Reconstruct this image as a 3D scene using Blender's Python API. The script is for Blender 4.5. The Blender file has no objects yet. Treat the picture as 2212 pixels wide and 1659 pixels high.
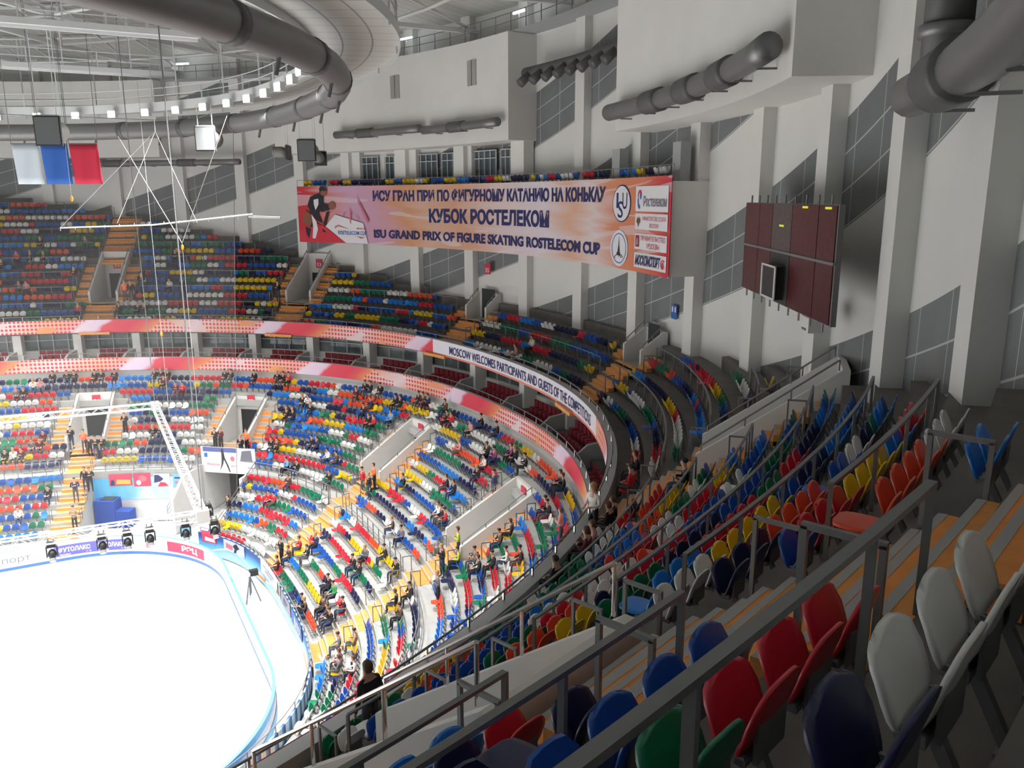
import bpy, math, random
import numpy as np
from mathutils import Vector, Matrix
random.seed(11)
SC = bpy.context.scene
COL = SC.collection
PI = math.pi
sin, cos, rad, deg = math.sin, math.cos, math.radians, math.degrees

# ---------------------------------------------------------------- camera
CAM = Vector((23.357, -44.142, 23.494)); YAW, PITCH, ROLL, FPX = 0.4904, 0.2214, -0.0028, 1789.0
_f = Vector((sin(YAW)*cos(PITCH), cos(YAW)*cos(PITCH), -sin(PITCH)))
_r = Vector((cos(YAW), -sin(YAW), 0)); _u = _r.cross(_f)
CR = cos(ROLL)*_r + sin(ROLL)*_u; CU = -sin(ROLL)*_r + cos(ROLL)*_u; CF = _f
cam = bpy.data.objects.new('camera', bpy.data.cameras.new('camera')); COL.objects.link(cam)
cam.data.sensor_width = 36; cam.data.lens = FPX/2212*36; cam.data.clip_start = .05; cam.data.clip_end = 400
cam.matrix_world = Matrix(((CR.x, CU.x, -CF.x, CAM.x), (CR.y, CU.y, -CF.y, CAM.y), (CR.z, CU.z, -CF.z, CAM.z), (0, 0, 0, 1)))
SC.camera = cam
def project(p):
    d = Vector(p) - CAM; z = d.dot(CF)
    if z < .1: return None
    return 1106 + FPX*d.dot(CR)/z, 829.5 - FPX*d.dot(CU)/z, z
def in_view(p, m=60):
    q = project(p)
    return q is not None and -m < q[0] < 2212+m and -m < q[1] < 1659+m

# ---------------------------------------------------------------- world, lights, exposure
SC.view_settings.view_transform = 'Standard'; SC.view_settings.look = 'None'
SC.view_settings.gamma = 1; SC.view_settings.use_curve_mapping = False
SC.view_settings.exposure = 0.0
W = bpy.data.worlds.new('world'); SC.world = W; W.use_nodes = True
W.node_tree.nodes['Background'].inputs[0].default_value = (.9, .95, 1, 1)
W.node_tree.nodes['Background'].inputs[1].default_value = .12
SC.cycles.use_denoising = True
SC.cycles.max_bounces = 6; SC.cycles.diffuse_bounces = 4; SC.cycles.glossy_bounces = 2
SC.cycles.sample_clamp_indirect = 4

def ring_point(a, b, n, az):
    c, s = abs(cos(rad(az))), abs(sin(rad(az)))
    r = ((c/a)**n + (s/b)**n)**(-1/n)
    return r*cos(rad(az)), r*sin(rad(az))
LAMP_POWER = 4300
for i in range(14):                                     # floodlight banks on the ring catwalk, aimed at the ice
    az = i*360/14 + 13
    x, y = ring_point(33.6, 28.4, 2.3, az)
    ld = bpy.data.lights.new('floodlight_bank', 'AREA'); ld.shape = 'RECTANGLE'; ld.size = 5; ld.size_y = 1.0
    ld.energy = LAMP_POWER; ld.color = (1, .985, .95); ld.spread = rad(121)
    o = bpy.data.objects.new('floodlight_bank', ld); COL.objects.link(o); o.location = (x, y, 28.6)
    d = Vector((x*.62, y*.5, 0)) - Vector((x, y, 28.6))
    o.rotation_euler = d.to_track_quat('-Z', 'Y').to_euler()

# ---------------------------------------------------------------- materials
MATS = {}
def mat(name, col, rough=.6, metal=0, emit=0, noise=0, nscale=3):
    if name in MATS: return MATS[name]
    m = bpy.data.materials.new(name); m.use_nodes = True; nt = m.node_tree; b = nt.nodes['Principled BSDF']
    b.inputs['Base Color'].default_value = (*col, 1); b.inputs['Roughness'].default_value = rough
    b.inputs['Metallic'].default_value = metal
    if emit:
        b.inputs['Emission Color'].default_value = (*col, 1); b.inputs['Emission Strength'].default_value = emit
    if noise:
        tc = nt.nodes.new('ShaderNodeTexCoord'); nz = nt.nodes.new('ShaderNodeTexNoise'); nz.inputs['Scale'].default_value = nscale
        nz.inputs['Detail'].default_value = 5
        rp = nt.nodes.new('ShaderNodeValToRGB'); e = rp.color_ramp.elements
        e[0].position = .3; e[1].position = .7
        e[0].color = (*[c*(1-noise) for c in col], 1); e[1].color = (*[min(1, c*(1+noise)) for c in col], 1)
        nt.links.new(tc.outputs['Object'], nz.inputs['Vector']); nt.links.new(nz.outputs['Fac'], rp.inputs['Fac'])
        nt.links.new(rp.outputs['Color'], b.inputs['Base Color'])
    MATS[name] = m; return m
class NT:
    """small node-expression builder"""
    def __init__(s, name, rough=.5):
        s.m = bpy.data.materials.new(name); s.m.use_nodes = True; s.nt = s.m.node_tree
        s.b = s.nt.nodes['Principled BSDF']; s.b.inputs['Roughness'].default_value = rough
    def node(s, t): return s.nt.nodes.new(t)
    def put(s, sock, v):
        if isinstance(v, (int, float)): sock.default_value = v
        elif isinstance(v, tuple): sock.default_value = (*v, 1) if len(v) == 3 else v
        else: s.nt.links.new(v, sock)
    def M(s, op, a, b=None, c=None):
        n = s.node('ShaderNodeMath'); n.operation = op
        for i, v in enumerate((a, b, c)):
            if v is not None: s.put(n.inputs[i], v)
        return n.outputs[0]
    def mix(s, f, a, b):
        n = s.node('ShaderNodeMix'); n.data_type = 'RGBA'
        s.put(n.inputs['Factor'], f); s.put(n.inputs[6], a); s.put(n.inputs[7], b); return n.outputs[2]
    def ramp(s, f, stops, mode='LINEAR'):
        n = s.node('ShaderNodeValToRGB'); n.color_ramp.interpolation = mode; e = n.color_ramp.elements
        while len(e) < len(stops): e.new(.5)
        for q, (p, c) in zip(e, stops): q.position = p; q.color = (*c, 1)
        s.put(n.inputs[0], f); return n.outputs[0]
    def noise(s, vec, scale, detail=2, dist=0):
        n = s.node('ShaderNodeTexNoise'); n.inputs['Scale'].default_value = scale; n.inputs['Detail'].default_value = detail
        n.inputs['Distortion'].default_value = dist
        if vec is not None: s.put(n.inputs['Vector'], vec)
        return n.outputs['Fac']
    def coord(s, which):
        n = s.node('ShaderNodeTexCoord'); x = s.node('ShaderNodeSeparateXYZ'); s.nt.links.new(n.outputs[which], x.inputs[0])
        return n.outputs[which], x.outputs[0], x.outputs[1], x.outputs[2]
    def out(s, col): s.put(s.b.inputs['Base Color'], col); return s.m

CONC_LIT = mat('terrace_concrete', (.38, .385, .375), .85, noise=.08, nscale=1.5)  # terrace concrete, lightened in colour for the stronger light on the lower stand
CONC_SHADED = mat('upper_terrace_concrete', (.14, .132, .12), .85, noise=.12, nscale=1.5)  # same concrete with the upper stand's weaker light put into a darker colour
CONC_D = mat('dark_concrete', (.13, .13, .125), .85, noise=.12, nscale=1.5)
WHITE = mat('white_plaster', (.72, .715, .69), .8, noise=.03, nscale=.4)
GREYP = mat('grey_parapet', (.36, .37, .37), .75)
ORANGE = mat('orange_step_paint', (.72, .30, .075), .75, noise=.1, nscale=4)
STEEL = mat('painted_grey_steel', (.20, .205, .21), .5, .3)
CHROME = mat('polished_steel', (.75, .75, .75), .18, 1)
DUCT = mat('galvanised_duct', (.22, .22, .22), .45, .55)
DUCT_D = mat('dark_duct_sleeve', (.12, .12, .12), .6, .3)
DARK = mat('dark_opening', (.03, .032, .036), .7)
GLASSD = mat('dark_window_glass', (.09, .115, .13), .12)
WFRAME = mat('white_window_frame', (.6, .62, .62), .5)
RED_C = mat('dark_red_upholstery', (.23, .015, .03), .7)
WSTEEL = mat('white_painted_steel', (.66, .68, .68), .5)
PALE = mat('pale_arena_floor', (.55, .57, .57), .7, noise=.05, nscale=.6)
SEATCOL = {'white': (.72, .72, .70), 'red': (.56, .02, .04), 'orange red': (.72, .08, .03), 'yellow': (.70, .47, .01), 'green': (.006, .17, .085),
           'blue': (.012, .085, .38), 'light blue': (.012, .19, .62), 'navy blue': (.014, .018, .075)}
SEATM = {k: mat('seat_'+k.replace(' ', '_')+'_plastic', v, .32) for k, v in SEATCOL.items()}

# ---------------------------------------------------------------- mesh helpers
class MB:
    def __init__(s): s.v = []; s.f = []; s.m = []; s.uv = {}
    def face(s, idx, m=0, uv=None):
        if uv: s.uv[len(s.f)] = uv
        s.f.append(tuple(idx)); s.m.append(m)
    def add(s, vs, fs, m=0):
        o = len(s.v); s.v.extend(tuple(v) for v in vs)
        for f in fs: s.face([i+o for i in f], m)
    def quad(s, a, b, c, d, m=0, uv=None):
        o = len(s.v); s.v.extend((tuple(a), tuple(b), tuple(c), tuple(d))); s.face((o, o+1, o+2, o+3), m, uv)
    def hexa(s, p, m=0):                                # p: 4 bottom + 4 top points
        s.add(p, [(3, 2, 1, 0), (4, 5, 6, 7), (0, 1, 5, 4), (1, 2, 6, 5), (2, 3, 7, 6), (3, 0, 4, 7)], m)
    def box(s, c, e, m=0, mx=None):
        x, y, z = e[0]/2, e[1]/2, e[2]/2
        p = [Vector(q) for q in ((-x, -y, -z), (x, -y, -z), (x, y, -z), (-x, y, -z), (-x, -y, z), (x, -y, z), (x, y, z), (-x, y, z))]
        if mx is not None: p = [mx @ q for q in p]
        s.hexa([q + Vector(c) for q in p], m)
    def bar(s, a, b, w, h=None, m=0, up=(0, 0, 1)):      # square bar a->b
        a, b = Vector(a), Vector(b); h = h or w; d = (b-a).normalized(); u = Vector(up)
        if abs(d.dot(u)) > .98: u = Vector((1, 0, 0))
        x = d.cross(u).normalized()*w/2; y = x.cross(d).normalized()*h/2
        s.hexa([a-x-y, a+x-y, a+x+y, a-x+y, b-x-y, b+x-y, b+x+y, b-x+y], m)
    def tube(s, pts, r, n=8, m=0, closed=False, caps=True):
        pts = [Vector(p) for p in pts]; N = len(pts); o = len(s.v); rr = r if hasattr(r, '__len__') else [r]*N
        for i, p in enumerate(pts):
            a = pts[(i-1) % N] if (closed or i > 0) else p; b = pts[(i+1) % N] if (closed or i < N-1) else p
            d = (b-a).normalized(); u = Vector((0, 0, 1)) if abs(d.z) < .95 else Vector((1, 0, 0))
            x = d.cross(u).normalized(); y = x.cross(d)
            for k in range(n):
                t = 2*PI*k/n; s.v.append(tuple(p + (x*cos(t) + y*sin(t))*rr[i]))
        for i in range(N if closed else N-1):
            j = (i+1) % N
            for k in range(n): s.face((o+i*n+k, o+i*n+(k+1) % n, o+j*n+(k+1) % n, o+j*n+k), m)
        if caps and not closed:
            s.face([o+k for k in range(n)][::-1], m); s.face([o+(N-1)*n+k for k in range(n)], m)
    def ball(s, c, r, m=0, nu=10, nv=7):
        r = r if hasattr(r, '__len__') else (r, r, r); o = len(s.v)
        for i in range(nv+1):
            t = PI*i/nv
            for k in range(nu):
                p = 2*PI*k/nu; s.v.append((c[0]+r[0]*sin(t)*cos(p), c[1]+r[1]*sin(t)*sin(p), c[2]+r[2]*cos(t)))
        for i in range(nv):
            for k in range(nu): s.face((o+i*nu+k, o+(i+1)*nu+k, o+(i+1)*nu+(k+1) % nu, o+i*nu+(k+1) % nu), m)
    def mesh(s, name, mats, smooth=False):
        me = bpy.data.meshes.new(name); me.from_pydata(s.v, [], s.f)
        for q in (mats if isinstance(mats, (list, tuple)) else [mats]): me.materials.append(q)
        me.polygons.foreach_set('material_index', s.m)
        if smooth: me.polygons.foreach_set('use_smooth', [True]*len(s.f))
        if s.uv:
            l = me.uv_layers.new(name='UVMap')
            for i, uv in s.uv.items():
                for k, li in enumerate(me.polygons[i].loop_indices): l.data[li].uv = uv[k]
        me.update(); return me
    def build(s, name, mats, parent=None, smooth=False):
        return link(name, s.mesh(name, mats, smooth), parent)
def link(name, me, parent=None):
    o = bpy.data.objects.new(name, me); COL.objects.link(o)
    if parent: o.parent = parent
    return o
def tag(o, label=None, cat=None, group=None, kind=None):
    for k, v in (('label', label), ('category', cat), ('group', group), ('kind', kind)):
        if v: o[k] = v
    return o
def struct(o): o['kind'] = 'structure'; return o
def thing(name, label, cat, group=None, loc=(0, 0, 0), rz=0):
    o = link(name, None); o.location = loc; o.rotation_euler = (0, 0, rz); return tag(o, label, cat, group)
def copy_tree(root, loc, rz):
    r = root.copy(); COL.objects.link(r); r.location = loc; r.rotation_euler = (0, 0, rz)
    for ch in root.children:
        c = ch.copy(); COL.objects.link(c); c.parent = r
        for g in ch.children:
            d = g.copy(); COL.objects.link(d); d.parent = c
    return r
ONES = 'zero one two three four five six seven eight nine ten eleven twelve thirteen fourteen fifteen sixteen seventeen eighteen nineteen twenty'.split()
def words(n):
    n = int(n)
    if n <= 20: return ONES[n]
    t = {2: 'twenty', 3: 'thirty', 4: 'forty', 5: 'fifty', 6: 'sixty', 7: 'seventy', 8: 'eighty', 9: 'ninety'}[min(n//10, 9)]
    return t + ('-' + ONES[n % 10] if n % 10 else '')
ORD = 'zeroth first second third fourth fifth sixth seventh eighth ninth tenth eleventh twelfth thirteenth fourteenth fifteenth sixteenth seventeenth eighteenth nineteenth twentieth'.split()
def ordw(n):
    n = int(n)
    if n <= 20: return ORD[n]
    t = words(n//10*10)
    return (t[:-1]+'ieth') if n % 10 == 0 else t + '-' + ORD[n % 10]

# ---------------------------------------------------------------- plan curves of the bowl: (a, b, exponent, floor height)
WALL_R = 51.5
def UP(k): return (47.9+.8*k, 35.6+.8*k, 2.29-.0125*k, 13.4+.575*k)
def LO(k):
    t = (k+(.71 if k >= 6.99 else 0))/18.71; h = t*(1-t)
    return (32.94+12.66*t+1.86*h, 18.39+14.41*t+.865*h, 3.265-.975*t, .77+8.03*t-.386*h)
def cpt(c, az): return ring_point(c[0], c[1], c[2], az)
def cnrm(c, x, y):
    gx = math.copysign((abs(x)/c[0])**(c[2]-1)/c[0], x); gy = math.copysign((abs(y)/c[1])**(c[2]-1)/c[1], y)
    l = math.hypot(gx, gy) or 1; return gx/l, gy/l
def inside(c, x, y): return (abs(x)/c[0])**c[2] + (abs(y)/c[1])**c[2] < 1
AZ0, AZ1 = -88.0, 80.0
U_SEAT = lambda n: UP(n-.3)
U_EDGE = lambda n: UP(n-.9) if n > 0 else (46.65, 35.35, 2.29, 13.2)
U_Z = lambda n: 13.4+.575*(n-.3)
L_SEAT = lambda n: LO(n)
L_EDGE = lambda n: LO(n-.6) if n != 7 else LO(6.25)
L_Z = lambda n: LO(n)[3]
NU_, NL = 19, 19
class Vom:                                              # a vomitory: tunnel and its stairs, axis along the curve normal
    def __init__(s, tier, az, kb, kt, hw, name):
        s.tier, s.kb, s.kt, s.hw, s.az, s.name = tier, kb, kt, hw, az, name
        s.C = UP if tier == 'U' else LO
        s.x, s.y = cpt(s.C(kb), az); s.nx, s.ny = cnrm(s.C(kb), s.x, s.y); s.tx, s.ty = -s.ny, s.nx   # tangent: anticlockwise
    def lat(s, x, y): return (x-s.x)*s.tx + (y-s.y)*s.ty
    def alo(s, x, y): return (x-s.x)*s.nx + (y-s.y)*s.ny
    def P(s, al, la, z): return Vector((s.x+s.nx*al+s.tx*la, s.y+s.ny*al+s.ty*la, z))
    def dist(s, c):                                     # distance along the axis to curve c
        lo, hi = -18, 26
        for _ in range(40):
            m = (lo+hi)/2
            if inside(c, s.x+s.nx*m, s.y+s.ny*m): lo = m
            else: hi = m
        return lo
    def walld(s): return s.dist((51.15, 51.15, 2))
UV_ = [Vom('U', -52.5, 2.6, 8.3, 1.2, 'six'), Vom('U', -31.8, 2.8, 9.5, 1.2, 'five'), Vom('U', -10.9, 2.6, 5.3, 1.2, 'four'),
       Vom('U', 10.9, 2.6, 5.3, 1.2, 'three'), Vom('U', 32, 2.8, 9.5, 1.2, 'two'), Vom('U', 52.5, 2.6, 8.3, 1.2, 'one'), Vom('U', 74, 2.6, 8.3, 1.2, 'nought')]
LV_ = [Vom('L', -47, 9.3, 16, 1.4, 'six'), Vom('L', -29, 9.3, 16, 1.4, 'five'), Vom('L', -9.3, 9.3, 16, 1.4, 'four'), Vom('L', 9.8, 9.3, 16, 1.4, 'three'),
       Vom('L', 30.2, 9.3, 16, 1.4, 'two'), Vom('L', 46, 9.3, 16, 1.4, 'one'), Vom('L', 66, 9.3, 16, 1.4, 'nought')]
def side(ax, ay, bx, by, x, y): return (bx-ax)*(y-ay)-(by-ay)*(x-ax)
def corner_gap(x, y):                                   # entrance and open pocket cut into the lower block of the lower stand
    return side(30, 12.5, 34.3, 16, x, y) > 0 and side(21.9, 17.4, 23.6, 22.2, x, y) < 0
def excl_step(tier, n, x, y):
    if tier == 'L' and n < 7 and corner_gap(x, y): return True
    if tier == 'L' and n in (7, 8) and LV_[4].alo(x, y) < 3 and -2.3 < LV_[4].lat(x, y)+.4 < 2.3: return True
    for v in (UV_ if tier == 'U' else LV_):
        if v.kb-.35 < n < v.kt and abs(v.lat(x, y)) < v.hw and v.alo(x, y) > -3: return True
    return False
def excl_seat(tier, n, x, y, pad=0):
    for v in (UV_ if tier == 'U' else LV_):
        l = abs(v.lat(x, y)); a = v.alo(x, y)
        if a < -18: continue
        if n < v.kb: w = 1.25 if tier == 'U' else .95
        elif n < v.kt: w = v.hw + 1.15
        else: w = 1.3 if v.az in (52.5, -52.5, 74) or tier == 'L' else v.hw+1.15
        if tier == 'L' and n >= 16: w = v.hw if n < 17 else -1
        if l < w + pad: return True
    return False
# ================================================================ SETTING
# ---- floor, ice
b = MB(); b.quad((-70, -70, -.06), (70, -70, -.06), (70, 70, -.06), (-70, 70, -.06)); struct(b.build('floor', PALE))
def rink(off, z, n=24, L=30, B=15, R=8.69):
    p = []
    for cx, cy, a0 in ((L-R, B-R, 0), (-(L-R), B-R, 90), (-(L-R), -(B-R), 180), (L-R, -(B-R), 270)):
        for i in range(n+1):
            t = rad(a0+90*i/n); p.append((cx+(R+off)*cos(t), cy+(R+off)*sin(t), z))
    return p
b = MB(); p = rink(0, .02); b.add(p, [range(len(p))])
t_ = NT('skating_ice', .25); v, x, y, z = t_.coord('Object')
dx, dy = t_.M('SUBTRACT', x, 16.6), t_.M('SUBTRACT', y, -1.5)
d_ = t_.M('SQRT', t_.M('ADD', t_.M('MULTIPLY', dx, dx), t_.M('MULTIPLY', dy, dy)))
mk = t_.M('MULTIPLY', t_.M('LESS_THAN', d_, 3.0), t_.M('GREATER_THAN', t_.noise(v, 1.3, 3), .56))
t_.out(t_.mix(t_.M('MULTIPLY', mk, .5), (.9, .92, .93), (.5, .8, .85)))
ice = b.build('ice_rink', t_.m); tag(ice, 'white skating ice sheet with a faint pale blue mark', 'ice rink')
# ---- dasher boards round the ice
db = thing('dasher_boards', 'white dasher boards with blue kick strip around the ice rink', 'rink boards')
BH = 1.32
def ring_wall(p0, p1, m=0, bb=None):
    bb = bb or MB(); N = len(p0); o = len(bb.v); bb.v.extend(p0); bb.v.extend(p1)
    for i in range(N): bb.face((o+i, o+(i+1) % N, o+N+(i+1) % N, o+N+i), m)
    return bb
BWHITE = mat('board_white_plastic', (.80, .80, .80), .4); KICK = mat('kick_strip_blue', (.06, .16, .62), .4); CAPB = mat('board_cap_light_blue', (.13, .45, .75), .4)
b = ring_wall(rink(0, .22), rink(0, BH)); ring_wall(rink(.12, 0), rink(.12, BH), 0, b); b.build('board_panel', BWHITE, db)
ring_wall(rink(-.012, 0), rink(-.012, .22)).build('kick_strip', KICK, db)
b = ring_wall(rink(-.015, BH), rink(.14, BH)); ring_wall(rink(.14, BH-.35), rink(.14, BH), 0, b); ring_wall(rink(.15, 0.0), rink(.15, .4), 0, b); b.build('cap_rail', CAPB, db)

# ---- stepped terraces
def terrace(name, tier, N, step=.2):
    b = MB(); azs = np.arange(AZ0, AZ1, step)
    edge = U_EDGE if tier == 'U' else L_EDGE; Z = U_Z if tier == 'U' else L_Z
    base = 12.7 if tier == 'U' else 0
    def pt(c, az):
        r = math.hypot(*(q := cpt(c, az)))
        f = min(1, WALL_R/r); return q[0]*f, q[1]*f, r < WALL_R-.3
    for n in range(N):
        c0, c1 = edge(n), edge(n+1) if not (tier == 'L' and n == N-1) else LO(19)
        z = Z(n); zp = Z(n-1) if n else base
        if tier == 'L' and n == 7: zp = Z(6)
        prev = None; run = []
        def flush(run):
            if len(run) < 2: return
            o = len(b.v)
            for (p0, p1) in run:
                b.v.extend(((p0[0], p0[1], z), (p1[0], p1[1], z), (p0[0], p0[1], zp-.02)))
            for i in range(len(run)-1):
                q = o+3*i; b.face((q, q+1, q+4, q+3), 0); b.face((q+2, q, q+3, q+5), 0)
            for (p0, p1) in (run[0], run[-1]):          # cut ends
                zb = 0 if tier == 'L' and n < 8 else z-1.6
                b.quad((*p0[:2], z), (*p1[:2], z), (*p1[:2], zb), (*p0[:2], zb), 1)
        for az in azs:
            p0, p1 = pt(c0, az), pt(c1, az); mx, my = (p0[0]+p1[0])/2, (p0[1]+p1[1])/2
            if not p0[2] or excl_step(tier, n, mx, my):
                flush(run); run = []
            else: run.append((p0, p1))
        flush(run)
    return struct(b.build(name, [CONC_LIT if tier == 'L' else CONC_SHADED, GREYP]))
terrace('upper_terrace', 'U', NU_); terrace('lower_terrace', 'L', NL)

def strip(c0, z0, c1, z1, a0=AZ0, a1=AZ1, step=1.0, m=0, b=None, uv=False):
    b = b or MB(); o = len(b.v); N = max(2, int((a1-a0)/step)+1); s = 0; pv = None
    us = []
    for i in range(N):
        az = a0+(a1-a0)*i/(N-1); p, q = cpt(c0, az), cpt(c1, az)
        if pv: s += math.hypot(p[0]-pv[0], p[1]-pv[1])
        pv = p; us.append(s)
        b.v.extend(((*p, z0), (*q, z1)))
    for i in range(N-1):
        k = o+2*i
        b.face((k, k+1, k+3, k+2), m, [(us[i], 0), (us[i], 1), (us[i+1], 1), (us[i+1], 0)] if uv else None)
    return b
CUR = (46.3, 35.0, 2.29); CLR = (46.02, 33.3, 2.29)     # faces of the upper and the lower ribbon
ZU0, ZU1, ZL0, ZL1 = 12.82, 13.86, 9.92, 10.95
off = lambda c, d: (c[0]+d, c[1]+d, c[2])
# upper balcony slab and upstand
b = strip(off(CUR, .03), ZU0, off(CUR, .03), ZU1); strip(off(CUR, .03), ZU1, off(CUR, .38), ZU1, b=b); strip(off(CUR, .38), ZU1, off(CUR, .38), 13.1, b=b)
strip(off(CUR, .03), ZU0, off(CUR, 8), ZU0, m=1, b=b); struct(b.build('balcony_edge', [GREYP, WHITE]))
# lower balcony front, white wall below it
b = strip(off(CLR, .03), ZL0-.02, off(CLR, .03), ZL1); strip(off(CLR, .03), ZL1, off(CLR, .25), ZL1, b=b); strip(off(CLR, .25), ZL1, off(CLR, .25), 9.9, b=b)
strip(off(CLR, .3), 8.4, off(CLR, .3), ZL0, m=1, b=b); strip(off(CLR, .03), ZL0-.02, off(CLR, .3), ZL0, m=1, b=b); struct(b.build('suite_balcony_front', [GREYP, WHITE]))
# suite floor in two levels
SUF = mat('suite_carpet', (.10, .105, .11), .9)
b = strip(off(CLR, .2), 9.95, off(CLR, 1.25), 9.95); strip(off(CLR, 1.25), 9.95, off(CLR, 1.25), 10.4, b=b); strip(off(CLR, 1.25), 10.4, off(CLR, 4.4), 10.4, b=b); struct(b.build('suite_floor', SUF))
# suite back wall: dado, glazing, mullions
CB = off(CLR, 2.95); CG = off(CLR, 3.05)
b = strip(CB, 10.4, CB, 11.2); strip(CB, 11.2, off(CB, .25), 11.2, b=b); struct(b.build('wall_suite_back', WHITE))
t_ = NT('suite_glazing', .06); v, x, y, z = t_.coord('Object')
t_.out(t_.ramp(t_.noise(v, .45, 3), [(.3, (.05, .065, .075)), (.5, (.16, .19, .20)), (.68, (.30, .33, .33))]))
struct(strip(off(CG, .2), 10.4, off(CG, .2), 12.85).build('window_1', t_.m))
PAZ = [73.5, 66.9, 60.4, 54.1, 47.9, 41.7, 35.4, 29, 22.4, 15.6, 8.4, 1, -5.6, -12.6, -19.6, -26.3, -32.8, -39.2, -45.5, -52]
b = MB()
for i in range(len(PAZ)-1):
    for j in range(1, 4):
        az = PAZ[i]+(PAZ[i+1]-PAZ[i])*j/4; p = cpt(CG, az); b.bar((*p, 10.4 if j == 1 else 11.2), (*p, 12.85), .07)
strip(CG, 12.0, CG, 12.06, b=b); struct(b.build('window_1_frame', WFRAME))
for i, az in enumerate(PAZ):                            # white pillars and low grey partitions between suites
    p = cpt(off(CLR, 2.55), az); nx, ny = cnrm(CLR, *p); rot = Matrix.Rotation(math.atan2(ny, nx), 3, 'Z')
    b = MB(); b.box((p[0], p[1], 11.35), (1.0, .62, 3.1), 0, rot); struct(b.build('suite_pillar', WHITE))
    q = [cpt(off(CLR, d), az) for d in (.35, 1.1, 2.2)]; b = MB(); w = Vector((-ny, nx, 0))*.09
    pr = [(q[0], 9.95), (q[2], 9.95), (q[2], 11.35), (q[1], 11.2), (q[0], 10.6)]
    v1 = [Vector((*a, z))+w for a, z in pr]; v2 = [Vector((*a, z))-w for a, z in pr]
    b.add(v1+v2, [(0, 1, 2, 3, 4), (9, 8, 7, 6, 5)]+[(i_, (i_+1) % 5, 5+(i_+1) % 5, 5+i_) for i_ in range(5)]); struct(b.build('suite_partition', GREYP))

# ---- outer wall: white plaster with slanting grey tile bands
t_ = NT('banded_arena_wall', .7); v, x, y, z = t_.coord('Object')
az_ = t_.M('MULTIPLY', t_.M('ARCTAN2', y, x), 180/PI)
f_ = t_.M('ADD', t_.M('ADD', z, t_.M('MULTIPLY', az_, .27)), 69.5*2-14.2)
h_ = t_.M('MODULO', f_, 6.95)
band = t_.M('LESS_THAN', h_, 3.4)
l1 = t_.M('LESS_THAN', t_.M('MODULO', t_.M('ADD', h_, 1.10), 1.133), .05)
l2 = t_.M('LESS_THAN', t_.M('MODULO', t_.M('ADD', az_, 362.5), 2.4), .045)
line = t_.M('MAXIMUM', l1, l2)
grey = t_.mix(line, t_.ramp(t_.noise(v, .5, 3), [(.3, (.155, .165, .17)), (.7, (.19, .20, .205))]), (.5, .5, .5))
band = t_.M('MULTIPLY', band, t_.M('LESS_THAN', z, 33.4))
BANDS = t_.out(t_.mix(band, t_.ramp(t_.noise(v, .3, 3), [(.3, (.70, .695, .67)), (.7, (.74, .735, .71))]), grey))
def cyl(R, z0, z1, a0, a1, step=1.2, b=None, m=0):
    return strip((R, R, 2), z0, (R, R, 2), z1, a0, a1, step, m, b)
struct(cyl(WALL_R, 10, 35.7, -88, 88).build('wall_end', BANDS))
for i in range(-11, 12):                                # columns every 7.2 degrees
    az = 13.0-7.2*i+.35
    if az < -86 or az > 86: continue
    c, s = cos(rad(az)), sin(rad(az)); b = MB(); rot = Matrix.Rotation(rad(az), 3, 'Z')
    b.box((51.45*c, 51.45*s, 25.5), (.95, 1.0, 31), 0, rot); struct(b.build('wall_column', WHITE))
def bulk(name, R, z0, z1, a0, a1, m):
    b = cyl(R, z0, z1, a0, a1); strip((R, R, 2), z0, (WALL_R, WALL_R, 2), z0, a0, a1, b=b); strip((R, R, 2), z1, (WALL_R, WALL_R, 2), z1, a0, a1, b=b)
    for a in (a0, a1):
        p, q = cpt((R, R, 2), a), cpt((WALL_R, WALL_R, 2), a); b.quad((*p, z0), (*q, z0), (*q, z1), (*p, z1))
    return struct(b.build(name, m))
bulk('bulkhead', 49.3, 27.1, 33.6, 5.2, 36, WHITE); bulk('bulkhead', 49.3, 26.75, 35.5, -32.4, -9.3, WHITE)
bulk('bulkhead', 49.3, 27.1, 33.6, 50, 84, WHITE)
bulk('viewing_box', 49.7, 19.9, 24.2, -16.1, 33.9, WHITE)
for a0, a1, zt in ((-6.9, -7.9, 26.0), (-14.7, -15.7, 25.95)):
    p0, p1, q0, q1 = cpt((50.2, 50.2, 2), a0), cpt((50.2, 50.2, 2), a1), cpt((50.7, 50.7, 2), a0), cpt((50.7, 50.7, 2), a1); b = MB()
    b.hexa([(*p, z) for z in (24.2, zt) for p in (p0, p1, q1, q0)]); struct(b.build('ventilation_post', GREYP))
for az, z, w in ((20.2, 31.5, .5), (10, 31.6, .5), (-18.5, 32.4, .6)):     # vent grilles on the bulkheads
    c, s = cos(rad(az)), sin(rad(az)); b = MB(); rot = Matrix.Rotation(rad(az), 3, 'Z')
    b.box((49.27*c, 49.27*s, z), (.06, w*2.0, 1.6), 0, rot)
    for k in (-.5, .5): b.box((49.23*c, 49.23*s, z+k*0), (.05, .06, 1.6), 1, rot)
    struct(b.build('wall_vent', [mat('vent_grey', (.34, .34, .32), .6), GREYP]))
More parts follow.
